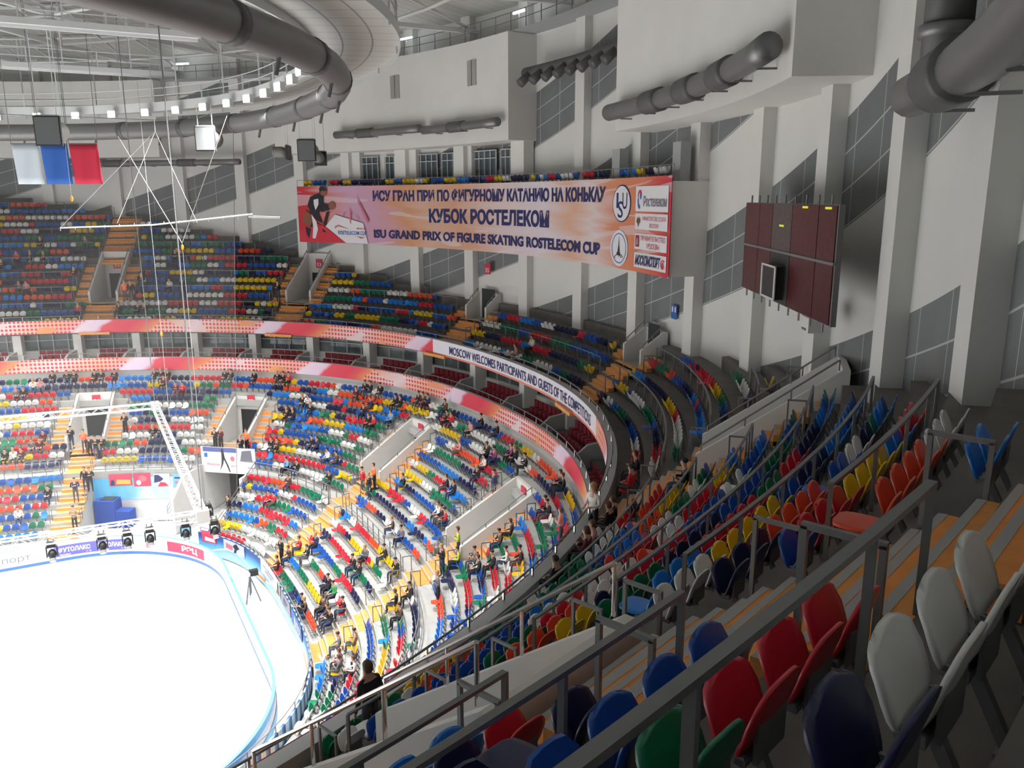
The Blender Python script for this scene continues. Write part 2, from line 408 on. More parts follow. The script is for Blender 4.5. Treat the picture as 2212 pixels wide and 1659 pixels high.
# doors and glazed bays at the back of the viewing box
for i, (a0, a1) in enumerate(((28, 25.2), (24.3, 22.5), (20.4, 17.6), (17.0, 14.8), (12.9, 10.0), (9.4, 7.5))):
    b = MB()
    p, q = cpt((51.35, 51.35, 2), a0), cpt((51.35, 51.35, 2), a1)
    b.quad((*p, 24.3), (*q, 24.3), (*q, 26.75), (*p, 26.75)); d = struct(b.build('door_%d' % (i+1), GLASSD)); f = MB()
    n = 4 if i % 2 == 0 else 3
    for k in range(n+1):
        x, y = p[0]+(q[0]-p[0])*k/n, p[1]+(q[1]-p[1])*k/n; f.bar((x*.998, y*.998, 24.3), (x*.998, y*.998, 26.75), .06)
    for zz in (24.33, 26.2, 26.72): f.bar((p[0]*.998, p[1]*.998, zz), (q[0]*.998, q[1]*.998, zz), .06)
    f.build('door_frame', WFRAME, d)
# white portal in front of those bays
b = MB()
for a0, a1, z0, z1 in ((29.2, 28.2, 24.3, 27.1), (22.3, 20.9, 24.3, 27.1), (14.6, 13.3, 24.3, 27.1), (7.1, 5.4, 24.3, 27.1)):
    p0, p1 = cpt((50.6, 50.6, 2), a0), cpt((50.6, 50.6, 2), a1); q0, q1 = cpt((51.4, 51.4, 2), a0), cpt((51.4, 51.4, 2), a1)
    b.hexa([(*p0, z0), (*p1, z0), (*q1, z0), (*q0, z0), (*p0, z1), (*p1, z1), (*q1, z1), (*q0, z1)])
struct(b.build('trim_1', WHITE))

# ---- roof deck, roof trusses
t_ = NT('roof_deck_sheet', .7); v, x, y, z = t_.coord('Object')
ang = t_.M('ARCTAN2', y, x)
rib = t_.M('LESS_THAN', t_.M('MODULO', t_.M('ADD', t_.M('MULTIPLY', ang, 60), 400), 1), .12)
t_.out(t_.mix(rib, t_.ramp(t_.noise(v, .12, 3), [(.35, (.40, .40, .38)), (.65, (.52, .52, .49))]), (.6, .6, .57)))
b = MB(); N = 72; rings = [(52.5, 35.6), (44, 36.5), (34, 37.6), (22, 38.8), (10, 39.6), (.5, 40)]
for r, z in rings: b.v.extend((r*cos(2*PI*i/N), r*sin(2*PI*i/N), z) for i in range(N))
for k in range(len(rings)-1):
    for i in range(N): b.face((k*N+i, (k+1)*N+i, (k+1)*N+(i+1) % N, k*N+(i+1) % N))
struct(b.build('ceiling', t_.m))
for i in range(30):                                     # radial roof trusses
    a = 2*PI*i/30; c, s = cos(a), sin(a); b = MB()
    st = [(51, 34.6), (44, 34.3), (37, 34.3), (30, 34.6), (22, 35), (12, 35.6), (4, 36)]; tp = [(51, 35.6), (44, 36.4), (37, 37.2), (30, 37.9), (22, 38.7), (12, 39.3), (4, 39.7)]
    P3 = lambda q: Vector((q[0]*c, q[0]*s, q[1]))
    for k in range(6):
        b.bar(P3(st[k]), P3(st[k+1]), .28); b.bar(P3(st[k]), P3(tp[k+1]), .14); b.bar(P3(st[k+1]), P3(tp[k+1]), .12)
    struct(b.build('roof_truss', WSTEEL))
for r, z in ((44, 34.4), (37, 34.4), (30, 34.6), (22, 35), (44, 36.2), (37, 37), (30, 37.7)):
    b = MB(); b.tube([(r*cos(2*PI*i/60), r*sin(2*PI*i/60), z) for i in range(60)], .11, 6, closed=True); struct(b.build('roof_ring_beam', WSTEEL))

# ---- ring catwalk with panelled underside, rails and hangers
CW = lambda o_: (35.0+o_, 29.7+o_, 2.3)
t_ = NT('perforated_panel', .6); v, x, y, z = t_.coord('UV')
px = t_.M('LESS_THAN', t_.M('MODULO', x, 1.2), .05); py = t_.M('LESS_THAN', t_.M('MODULO', y, .34), .02)
t_.out(t_.mix(t_.M('MAXIMUM', px, py), (.52, .52, .50), (.25, .25, .24)))
b = strip(CW(-.9), 29.35, CW(2.4), 29.35, -180, 180, 1.5, uv=True); strip(CW(-.9), 29.42, CW(2.4), 29.42, -180, 180, 1.5, b=b); cw = struct(b.build('catwalk', t_.m))
b = strip(CW(-.9), 29.05, CW(-.9), 29.6, -180, 180, 1.5); strip(CW(-.8), 29.05, CW(-.8), 29.6, -180, 180, 1.5, b=b); strip(CW(-.9), 29.05, CW(-.8), 29.05, -180, 180, 1.5, b=b)
b.build('edge_beam', WSTEEL, cw)
b = strip(CW(2.4), 29.1, CW(2.4), 29.5, -180, 180, 1.5); b.build('edge_beam', WSTEEL, cw)
for zz in (30.0, 30.45):
    for o_ in (-.85, 2.3):
        b = MB(); b.tube([(*cpt(CW(o_), i*2.0), zz) for i in range(180)], .025, 5, closed=True); b.build('hand_rail', WSTEEL, cw)
for i in range(84):
    az = i*360/84
    for o_ in (-.85, 2.3):
        if i % 2 and o_ > 0: continue
        x, y = cpt(CW(o_), az)
        if not in_view((x, y, 29.5), 200): continue
        b = MB(); b.bar((x, y, 29.1), (x, y, 34.5 if i % 2 == 0 else 30.5), .07); b.build('hanger_rod', WSTEEL, cw)
# inner service bridges in the roof
for yy, zz in ((18, 31.5), (6, 32.0), (-6, 32.4)):
    b = MB()
    for dy in (-.6, .6):
        b.bar((-34, yy+dy, zz), (31, yy+dy, zz), .16, .3)
        for h in (.55, 1.05): b.bar((-34, yy+dy, zz+h), (31, yy+dy, zz+h), .05)
        for k in range(34): b.bar((-34+k*1.95, yy+dy, zz), (-34+k*1.95, yy+dy, zz+1.05 if k % 2 else 35), .06)
    b.quad((-34, yy-.6, zz), (31, yy-.6, zz), (31, yy+.6, zz), (-34, yy+.6, zz)); struct(b.build('roof_bridge', WSTEEL))
# gallery on top of the bulkheads
g = struct(strip((49.5, 49.5, 2), 33.62, (51.4, 51.4, 2), 33.62, -9, 84).build('upper_gallery', GREYP))
for zz in (34.15, 34.65):
    b = MB(); b.tube([(*cpt((49.4, 49.4, 2), a), zz) for a in range(-9, 85, 2)], .03, 5); b.build('hand_rail', STEEL, g)
for a in range(-9, 60, 2):
    x, y = cpt((49.4, 49.4, 2), a); b = MB(); b.bar((x, y, 33.6), (x, y, 34.65 if a % 6 else 35.6), .045); b.build('rail_post', STEEL, g)

# ---- vomitories: parapets, floor, end wall with doorway; orange stairs
def steps(b, v, ks, la0, la1, sub):
    edge = U_EDGE if v.tier == 'U' else L_EDGE; Z = U_Z if v.tier == 'U' else L_Z; wd = v.walld()
    def slab(a0, a1, z, h, front):
        p = [v.P(a, l, zz) for zz in (z-h, z) for a, l in ((a0, la0), (a0, la1), (a1, la1), (a1, la0))]
        b.hexa(p, 0)
        q0, q1 = v.P(a0-.004, la0, z), v.P(a0-.004, la1, z); q2, q3 = v.P(a0+.07, la1, z+.004), v.P(a0+.07, la0, z+.004)
        b.quad(q0, q3, q2, q1, 1); b.quad(v.P(a0-.004, la0, z-h), q0, q1, v.P(a0-.004, la1, z-h), 0)
    for n in ks:
        e = v.dist(edge(n)); e2 = v.dist(edge(n+1)); z = Z(n); zp = Z(n-1) if n else (U_Z(0)-.57 if v.tier == 'U' else 0.3)
        if e > wd-.2: break
        tr = .27
        slab(e, min(e2-tr*(sub-1), wd), z+.012, .05, 1)
        for j in range(1, sub): slab(e-tr*(sub-j), e-tr*(sub-j-1), zp+(z-zp)*j/sub+.012, (z-zp)/sub, 1)
def parapet(b, v, l, a0, a1, z0, t0, t1, th=.2, m=0):
    p = [v.P(a, l+q, z) for z in ('b', 't') for a, q in ()]
    L0, L1 = l-th/2, l+th/2
    b.hexa([v.P(a0, L0, z0), v.P(a0, L1, z0), v.P(a1, L1, z0), v.P(a1, L0, z0), v.P(a0, L0, t0), v.P(a0, L1, t0), v.P(a1, L1, t1), v.P(a1, L0, t1)], m)
SIGNRED = mat('sector_sign_red', (.55, .03, .07), .5)
VWHITE = mat('vomitory_white_paint', (.66, .65, .63), .75, noise=.04, nscale=1)
def handrail(name, pts_, posts, label, mats=CHROME, r=.03, group=None, base=None):
    h = thing(name, label, 'handrail', group)
    b = MB(); b.tube(pts_, r, 8); b.build('top_rail', mats, h)
    for a, c in posts:
        b = MB(); b.tube([a, c], r*.9, 8); b.build('post', mats, h)
    return h
vnum = {'nought': '00', 'one': '51', 'two': '53', 'three': '55', 'four': '57', 'five': '59', 'six': '61'}
for v in UV_+LV_:
    up = v.tier == 'U'; Z = U_Z if up else L_Z; ZK = lambda k: (13.4+.575*k) if up else LO(k)[3]
    a0 = v.dist(v.C(v.kb)); wd = v.walld()
    a1 = min(v.dist(v.C(v.kt)), wd)
    if v.az in (52.5, -52.5, 74) or not up: closed = True
    else: a1 = wd; closed = False
    z0 = ZK(v.kb)-.02; b = MB(); th = .18
    t0 = ZK(v.kb)+(.95 if up else 1.0); kk = min(v.kt, 12); t1 = t0+(ZK(v.kb+1)-ZK(v.kb))*(a1-a0)/(.8 if up else .72)
    for sg in (-1, 1):
        parapet(b, v, sg*(v.hw-th/2), a0, a1, z0-.9, t0, t1, th)
    struct(b.build('vomitory_parapet', VWHITE))
    b = MB(); p = [v.P(a, l, z0) for a, l in ((a0-.2, -v.hw), (a0-.2, v.hw), (a1, v.hw), (a1, -v.hw))]; b.quad(*p); struct(b.build('vomitory_floor', CONC_LIT))
    b = MB(); top = t1 if closed else min(t1, z0+4.2)
    b.hexa([v.P(a, l, z) for z in (z0-.2, top) for a, l in ((a1, -v.hw), (a1, v.hw), (a1+.2, v.hw), (a1+.2, -v.hw))], 0)
    d = v.hw-.45
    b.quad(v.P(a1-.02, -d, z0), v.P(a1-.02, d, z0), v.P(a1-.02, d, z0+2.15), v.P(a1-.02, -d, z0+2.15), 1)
    struct(b.build('vomitory_end_wall', [VWHITE, DARK]))
    if in_view(v.P(a1, 0, top)) and not (up and v.name in ('four', 'six', 'five')):
        zs = z0+2.95 if not (v.name in 'three four'.split() and up) else z0+3.6
        s = thing('sector_sign', 'red %s sector number sign above the doorway of ramp %s' % ('upper' if up else 'lower', v.name), 'sign')
        b = MB(); b.hexa([v.P(a, l, z) for z in (zs-.38, zs+.38) for a, l in ((a1-.1, -.3), (a1-.1, .3), (a1-.04, .3), (a1-.04, -.3))]); b.build('panel', SIGNRED, s)
        v.sign = (s, a1-.11, zs)
    # stairs
    fl = MB(); sub = 3 if up else 2
    kbn = int(math.ceil(v.kb)); ktn = int(math.ceil(v.kt))
    lowk = range(0, kbn+1)
    if v.tier == 'L' and v.name == 'two': lowk = range(9, kbn+1)
    w = 1.2 if up else .9
    steps(fl, v, lowk, -w, w, sub)
    for sg in (-1, 1): steps(fl, v, range(kbn+1, ktn if closed else NU_), *sorted((sg*v.hw, sg*(v.hw+1.1))), sub)
    if up and closed: steps(fl, v, range(ktn, NU_), -1.25, 1.25, sub)
    struct(fl.build('aisle_stairs', [ORANGE, GREYP]))
    # tube rails on the parapets
    if v.name != 'nought':
        zz = [(a0+.15, t0+.0), (a1-.1, t1)]
        for sg, sd in ((-1, 'scoreboard'), (1, 'flag')):
            if (up and v.name == 'six'): hh = .62
            else: hh = .28
            l = sg*(v.hw-th/2)
            pts_ = [v.P(a, l, z+hh) for a, z in zz]; L = a1-a0
            if not in_view(pts_[0], 200): continue
            pp = []
            for k in range(max(2, int(L/1.3))+1):
                q = .15+(L-.25)*k/max(2, int(L/1.3)); z = t0+(t1-t0)*(q-.15)/(L-.25); pp.append((v.P(a0+q, l, z-.02), v.P(a0+q, l, z+hh)))
            handrail('parapet_handrail', pts_, pp, 'steel tube handrail on %s-side parapet of %s ramp %s' % (sd, 'upper' if up else 'lower', v.name), CHROME if up and v.name == 'six' else STEEL, .028, 'parapet handrails')
# corner entrance below the second lower ramp, and the open pocket beside it
v = LV_[4]
b = MB()
for l in (-2.6, 1.9): parapet(b, v, l, -3.6, 2.5, 0, 3.9, 3.9, .2)
parapet(b, v, 1.9, -5.2, -3.6, 0, 2.6, 3.9, .2)
b.quad(v.P(2.5, -2.5, 0), v.P(2.5, 1.8, 0), v.P(2.5, 1.8, 4), v.P(2.5, -2.5, 4), 1); struct(b.build('entrance_wall', [VWHITE, DARK]))
b = MB(); b.hexa([v.P(a, l, z) for z in (3.75, 4.0) for a, l in ((-.9, -2.6), (-.9, 1.9), (2.5, 1.9), (2.5, -2.6))]); struct(b.build('entrance_lintel', VWHITE))
CP = LO(6.3)
struct(strip(CP, 0, CP, 3.3, 31.6, 42.6, .5).build('pocket_wall', VWHITE))
# ================================================================ SEATS
def shell(b, zs, ws, ys, th, curve, m=0, nx=4, face=-1):
    """curved plastic shell: rows at heights zs, half widths ws, depth ys; edges swept forward by curve"""
    o = len(b.v); N = len(zs)
    for s_ in (0, 1):
        for z, w, y in zip(zs, ws, ys):
            for i in range(nx+1):
                t = -1+2*i/nx; b.v.append((t*w, y + curve*t*t*w*w*5 + (th if s_ else 0), z - .02*abs(t)**3*(1 if z > .6 else 0)))
    q = lambda s_, r, i: o+s_*N*(nx+1)+r*(nx+1)+i
    for r in range(N-1):
        for i in range(nx):
            b.face((q(0, r, i), q(0, r, i+1), q(0, r+1, i+1), q(0, r+1, i)), m); b.face((q(1, r, i), q(1, r+1, i), q(1, r+1, i+1), q(1, r, i+1)), m)
        for i in (0, nx): b.face((q(0, r, i), q(0, r+1, i), q(1, r+1, i), q(1, r, i)) if i == 0 else (q(0, r, i), q(1, r, i), q(1, r+1, i), q(0, r+1, i)), m)
    for r in (0, N-1):
        for i in range(nx): b.face((q(0, r, i), q(1, r, i), q(1, r, i+1), q(0, r, i+1)) if r == 0 else (q(0, r, i), q(0, r, i+1), q(1, r, i+1), q(1, r, i)), m)
def seat_back(hi=True):
    b = MB()
    if hi: shell(b, [.37, .42, .49, .56, .63, .69, .725, .745, .755], [.17, .192, .205, .212, .214, .20, .175, .158, .145], [-.02, -.045, -.075, -.095, -.112, -.126, -.133, -.137, -.139], .022, .06, 0, 8)
    else: shell(b, [.37, .46, .61, .71, .76], [.18, .21, .22, .19, .11], [-.02, -.06, -.11, -.13, -.14], .025, .06, 0, 3)
    return b
def seat_pan(down, hi=True):
    b = MB()
    z = [.0, .05, .12, .20, .28, .34, .365, .38] if hi else [0, .1, .28, .37]
    w = [.18, .205, .215, .215, .205, .185, .15, .10] if hi else [.19, .215, .20, .13]
    if down:
        c = MB(); shell(c, z, w, [0]*len(z), .03, .03, 0, 8 if hi else 3); b = MB()
        b.v = [(x, .02+zz, .40-yy+.02) for x, yy, zz in c.v]; b.f = c.f; b.m = c.m
    else:
        shell(b, [.38+q*.84 for q in z], w, [.03+.10*q/.38*1.2 for q in z], .03, -.02, 0, 8 if hi else 3)
    return b
def seat_frame(hi=True):
    b = MB(); b.box((0, -.03, .37), (.36 if hi else .3, .05, .035)); b.bar((0, -.02, .36), (0, -.20, .02), .05, .05)
    if hi:
        for s_ in (-1, 1): b.box((s_*.17, 0, .38), (.02, .1, .05)); 
        b.box((0, -.2, .015), (.12, .1, .03)); b.box((0, -.08, .47), (.28, .02, .22))
    return b
def seat_row(tier, n):
    """positions along one row with colours in runs"""
    c = U_SEAT(n) if tier == 'U' else L_SEAT(n); z = U_Z(n) if tier == 'U' else L_Z(n)
    az = AZ0; out = []; x, y = cpt(c, az); acc = 0; col = 'blue'; left = 0
    step = .06
    while az < AZ1:
        az += step; x1, y1 = cpt(c, az); acc += math.hypot(x1-x, y1-y); x, y = x1, y1
        if acc >= .5:
            acc = 0
            if math.hypot(x, y) > WALL_R-1.1: continue
            if excl_seat(tier, n, x, y, .2) or excl_step(tier, n, x, y): left = 0; continue
            nx, ny = cnrm(c, x, y)
            if left <= 0:
                left = random.choice((1, 2, 2, 3, 3, 4, 5)); col = random.choices(list(SEATCOL), (17, 14, 9, 12, 14, 20, 9, 12))[0]
            left -= 1
            out.append(dict(t=tier, n=n, x=x, y=y, z=z, rz=math.atan2(-ny, -nx)-PI/2, col=col, az=az, down=random.random() < (.14 if tier == 'L' else .03)))
    return out
ALL = [s for n in range(NU_) for s in seat_row('U', n)] + [s for n in range(NL) for s in seat_row('L', n)]
for s in ALL:
    q = project((s['x'], s['y'], s['z']+.6)); s['d'] = q[2] if q and in_view((s['x'], s['y'], s['z']+.6), 90) else None
ALL = [s for s in ALL if s['d']]
# the colours of the seats close to the camera, read from the photograph row by row (first seat by the stairs)
NEARCOL = {14: ['white']*3+['navy blue', 'navy blue', 'yellow', 'yellow']+['white']*3, 13: ['red']*3+['green', 'green', 'blue', 'blue', 'blue', 'red', 'red', 'green', 'red'],
           12: ['blue']*4+['red']*4+['white']+['red', 'red', 'green', 'green', 'red']}
for n, cols in NEARCOL.items():
    r_ = sorted([s for s in ALL if s['t'] == 'U' and s['n'] == n and UV_[0].lat(s['x'], s['y']) < 0], key=lambda s: -UV_[0].lat(s['x'], s['y']))
    for s, c in zip(r_, cols): s['col'] = c; s['down'] = False
def where(s):
    """'upper stand row nine, four seats scoreboard side of ramp two'"""
    best = min((UV_ if s['t'] == 'U' else LV_), key=lambda v: abs(v.lat(s['x'], s['y'])) + (99 if v.alo(s['x'], s['y']) < -20 else 0))
    key = (s['t'], s['n'], best.name, best.lat(s['x'], s['y']) > 0)
    return best, key
groups = {}
for s in ALL:
    v, key = where(s); s['key'] = key; groups.setdefault(key, []).append(s)
for k, g in groups.items():
    vv = next(v for v in (UV_ if k[0] == 'U' else LV_) if v.name == k[2])
    g.sort(key=lambda s: abs(vv.lat(s['x'], s['y'])))
    for i, s in enumerate(g): s['i'] = i+1
def place_words(key, i):
    t, n, nm, pos = key
    return '%s row %s, %s on %s side of ramp %s' % ('upper' if t == 'U' else 'lower', words(n+1), ordw(i), 'flag' if pos else 'scoreboard', nm)
# ---- people first, so that the seats they take are known
PPL = '''L s g 15.7 57.6; L s k 15.5 57.2; L s w 17.2 55.9; L s p 17.1 55.3; L s k 18.8 54.6; L s k 18.5 52.7; L s k 18.6 52.4; L s k 18.5 49.7; L s k 18.6 49.0; L s k 18.5 48.1; L s k 18.0 43.8; L s k 17.7 43.0; L s k 18.5 43.0; L s d 17.1 42.3; L s d 16.3 40.4; L s r 16.0 39.8; L s k 17.6 35.6; L s k 17.5 35.0; L s k 18.5 32.4; L s k 18.1 29.6; L s k 17.8 29.1; L s r 18.7 28.5; L s k 18.5 19.3; L s k 18.6 18.3; L s k 18.6 17.2; L s k 18.1 12.3; L s n 18.6 11.7; L s b 18.5 10.5; L s n 18.5 7.9; L s k 17.3 6.8; L s r 17.1 6.0; L s k 18.5 1.9; L s k 18.4 -0.6; L s p 16.9 2.9; L s v 17.1 -4.6; L s k 17.3 -5.4; L s k 17.4 -7.1; L s p 14.9 1.8; L s k 15.9 -1.7; L s v 15.9 -3.4; L s w 14.8 -3.0; L s k 13.7 -3.5; L t b 14.0 -7.0; L s b 15.6 17.4; L s k 14.9 17.4; L s k 14.2 15.8; L s r 14.0 14.9; L s k 16.9 14.7; L s k 17.4 13.7; L s l 15.4 13.4; L s d 16.9 19.7; L t r 8.1 9.1; L t k 7.9 7.2; L t o 8.7 7.7; L s k 14.9 25.7; L s w 14.7 24.6; L s k 14.5 23.5; L s k 13.1 26.3; L s k 12.9 25.4; L s k 9.0 25.2; L s n 9.4 24.5; L s k 10.2 20.3; L s b 10.4 19.9; L s w 9.1 17.3; L s n 9.4 15.9; L s l 7.1 21.2; L s k 7.0 19.5; L s n 6.4 18.6; L s k 7.0 14.3; L s r 4.0 19.3; L s r 3.8 18.0; L s k 9.7 3.9; L s k 12.2 -1.4; L s k 12.1 -2.5; L s k 10.4 -5.0; L s r 9.5 -4.8; L s w 9.5 -5.7; L t k 7.9 -11.2; L t y 9.5 -10.2; L s n 12.4 -13.0; L s n 12.9 -13.3; L s w 11.8 -16.2; L s k 13.2 -18.0; L s k 10.7 -15.9; L s y 8.8 -12.0; L s g 9.6 -13.6; L s k 9.8 -14.5; L s k 16.0 -14.5; L s k 16.5 -14.5; L s k 17.5 -13.8; L s k 18.0 -13.7; L t p 16.5 -19.9; L s n 7.2 -1.1; L s g 7.2 -3.0; L s k 5.5 -4.0; L s g 4.6 -2.3; L s k 3.5 -2.0; L s k 3.5 -3.7; L s b 3.4 6.5; L s r 2.3 7.6; L s k 2.3 5.1; L s n 1.1 8.0; L t k 0.6 8.4; L s d 0.4 9.2; L s k 2.2 -2.2; L s e 2.4 -3.6; L s k 5.8 -9.3; L s k 5.9 -10.7; L s k 4.6 -9.7; L s n 5.2 -13.5; L s k 0.4 -2.0; L s n 0.4 -3.0; L s n 0.9 -5.0; L s k 1.6 -8.2; L s k 1.1 -7.7; L s n 0.7 -8.7; L s g 1.2 -10.3; L s a 1.9 -12.8; L s g 1.2 -15.7; L s v 0.9 -14.9; L s w 2.1 -17.0; L t g 7.0 -14.3; L t k 9.9 47.9; L s d 10.3 49.4; L s g 9.1 51.6; L s d 9.0 50.5; L s k 8.2 53.6; L s d 8.0 51.8; L t o 8.6 45.5; L t k 8.3 44.7; L t k 8.1 43.9; L t k 8.1 43.2; L t k 5.0 41.7; L t k 4.8 41.0; L t b 3.6 41.3; L s k 3.6 44.5; L t a 0.5 37.9; L t k 10.6 42.6; L s k 9.5 39.3; L s k 9.7 38.8; L t o 8.6 27.7; L t k 8.1 28.0; L t k 8.4 31.2; L t d 8.7 30.8; L t k 2.2 22.5; L s w 2.2 45.7; L s w 7.5 52.3; U t o 2.3 50.0; U t k 2.2 49.3; U t k 3.6 49.0; U t k 2.2 33.7; U t k 4.4 56.3; U s k 1.0 47.5; U s k 1.1 46.9; U s r 1.1 52.5; U s k 0.9 51.6; U s k 9.3 62.3; U s g 9.4 57.5; U s k 7.5 48.0; U s k 7.5 47.3; U s w 4.2 46.2; U s k 4.2 45.2; U s r 7.2 63.5; U s k 7.2 62.0; U s k 7.1 64.5; U s k 7.4 61.2; U s g 3.3 61.6; U s p 3.3 60.7; U s w 0.3 0.3; U s p 0.1 1.2; U s k -1.0 -27.2; U s r -0.8 -29.7; U s k 2.3 -34.8; U t w -0.9 -33.6; U s k -1.4 -33.1; U s p -0.4 -35.6; U s k -0.2 -33.9; U s d -0.7 -35.9; U s k -1.2 -38.9; U t k -0.2 -48.1'''
taken = {}
people = []
for w_ in PPL.split(';'):
    t, pose, c, k, az = w_.split(); k = float(k); az = float(az)
    n = int(round(k if t == 'L' else k+.3)); n = max(0, min(18, n))
    cand = [s for s in ALL if s['t'] == t and s['n'] == n]
    if pose == 's' and cand:
        s = min(cand, key=lambda s: abs(s['az']-az) + (9 if s.get('occ') else 0))
        if abs(s['az']-az) < 3: s['occ'] = True; s['down'] = True; people.append((s, c, pose)); continue
    cc = (UP(k) if t == 'U' else LO(k)); x, y = cpt(cc, az); nx, ny = cnrm(cc, x, y)
    zf = None
    for v in (UV_ if t == 'U' else LV_):
        if abs(v.lat(x, y)) < v.hw-.2 and v.kb-.4 < k < v.kt: zf = (13.4+.575*v.kb if t == 'U' else LO(v.kb)[3])-.02
    nn = max([m for m in range(19) if not inside((U_EDGE if t == 'U' else L_EDGE)(m), x, y)] or [0])
    if zf is None: zf = (U_Z if t == 'U' else L_Z)(nn)+.015
    s = dict(t=t, n=nn, x=x, y=y, z=zf, rz=math.atan2(-ny, -nx)-PI/2, az=az); v, key = where(s); s['key'] = key
    s['i'] = max(1, int(abs(v.lat(x, y))/.5)); people.append((s, c, 't'))

near = sorted(ALL, key=lambda s: s['d'])
vis = [s for s in near if in_view((s['x'], s['y'], s['z']+.6), 0)]
IND = vis[:215]; indset = {id(s) for s in IND}
P_BACK = {c: seat_back().mesh('backrest', SEATM[c], True) for c in SEATCOL}
P_PAN = {(c, d): seat_pan(d).mesh('seat_pan', SEATM[c], True) for c in SEATCOL for d in (False, True)}
P_FR = seat_frame().mesh('mounting_frame', STEEL)
for s in IND:
    o = thing('stadium_seat', '%s folding seat, %s' % (s['col'], place_words(s['key'], s['i'])), 'seat', 'upper stand seats' if s['t'] == 'U' else 'lower stand seats', (s['x'], s['y'], s['z']), s['rz'])
    link('backrest', P_BACK[s['col']], o); link('seat_pan', P_PAN[(s['col'], s['down'])], o); link('mounting_frame', P_FR, o)
# ---- all the other seats in one object
cl = list(SEATCOL); protos = {}
for d in (False, True):
    b = seat_back(False); p = seat_pan(d, False); o = len(b.v); b.v += p.v; b.f += [tuple(i+o for i in f) for f in p.f]; nb = len(b.f)
    f_ = seat_frame(False); o = len(b.v); b.v += f_.v; b.f += [tuple(i+o for i in f) for f in f_.f]
    protos[d] = (np.array(b.v), b.f, nb)
VV, FF, MM = [], [], []; o = 0
for s in ALL:
    if id(s) in indset: continue
    V, F, nb = protos[s['down']]; c, sn = cos(s['rz']), sin(s['rz'])
    X = V[:, 0]*c - V[:, 1]*sn + s['x']; Y = V[:, 0]*sn + V[:, 1]*c + s['y']
    VV.append(np.stack([X, Y, V[:, 2]+s['z']], 1)); FF += [tuple(i+o for i in f) for f in F]; mi = cl.index(s['col'])
    MM += [mi]*nb + [len(cl)]*(len(F)-nb); o += len(V)
me = bpy.data.meshes.new('stadium_seats'); me.from_pydata(np.concatenate(VV).tolist(), [], FF)
for c in cl: me.materials.append(SEATM[c])
me.materials.append(STEEL); me.polygons.foreach_set('material_index', MM); me.update()
tag(link('stadium_seats', me), 'thousands of small multicoloured folding seats filling both stands', 'seats', None, 'stuff')
print('seats', len(ALL), 'people', len(people))

# ---- seats and rail on top of the viewing box
bx = MB(); run = 0; kk = 0
for i in range(88):
    az = 33.3-.555*i
    if az < -15.4: break
    if run <= 0: run = random.choice((1, 2, 2, 3)); col = random.choices(list(SEATCOL), (16, 6, 0, 20, 0, 32, 6, 24))[0]
    run -= 1
    if i % 12 == 5: continue
    kk += 1; x, y = 50.25*cos(rad(az)), 50.25*sin(rad(az))
    if abs(az+7.4) < .8 or abs(az+15.2) < .8: continue
    o = thing('stadium_seat', '%s seat on the box over the banner, %s from its flag end' % (col, ordw(kk)), 'seat', 'seats on the viewing box', (x, y, 24.2), math.atan2(-y, -x)-PI/2)
    link('backrest', P_BACK[col], o); link('seat_pan', P_PAN[(col, False)], o); link('mounting_frame', P_FR, o)
h = thing('balcony_rail', 'thin grey rail on posts along the top of the viewing box over the banner', 'railing')
b = MB(); b.tube([(49.8*cos(rad(a)), 49.8*sin(rad(a)), 24.95) for a in range(-16, 35)], .022, 6); b.build('top_rail', STEEL, h)
for a in range(-16, 35, 2): b = MB(); b.bar((49.8*cos(rad(a)), 49.8*sin(rad(a)), 24.2), (49.8*cos(rad(a)), 49.8*sin(rad(a)), 24.95), .035); b.build('post', STEEL, h)
# ---- dark red seats of the suites
b = MB(); b.box((0, .02, .25), (.44, .42, .5)); b.box((0, -.2, .62), (.46, .1, .62)); P_SUITE = b.mesh('suite_chair', RED_C)
for i in range(len(PAZ)-1):
    for row, d, z in ((0, .72, 9.95), (1, 1.85, 10.4)):
        c = off(CLR, d); a0, a1 = PAZ[i], PAZ[i+1]; p0, p1 = cpt(c, a0), cpt(c, a1); L = math.hypot(p0[0]-p1[0], p0[1]-p1[1])
        N = max(2, int((L-1.9)/.56))
        for k in range(N):
            az = a1+(a0-a1)*(.75+.56*k)/L; x, y = cpt(c, az)
            if not in_view((x, y, z+.5), 20) or az < -42: continue
            nx, ny = cnrm(c, x, y); o = link('suite_chair', P_SUITE); o.location = (x, y, z); o.rotation_euler = (0, 0, math.atan2(-ny, -nx)-PI/2)
            tag(o, 'dark red suite chair, %s row, %s place from the pillar of suite %s' % (('front', 'back')[row], ordw(k+1), words(i+1)), 'chair', 'dark red chairs of the suites')

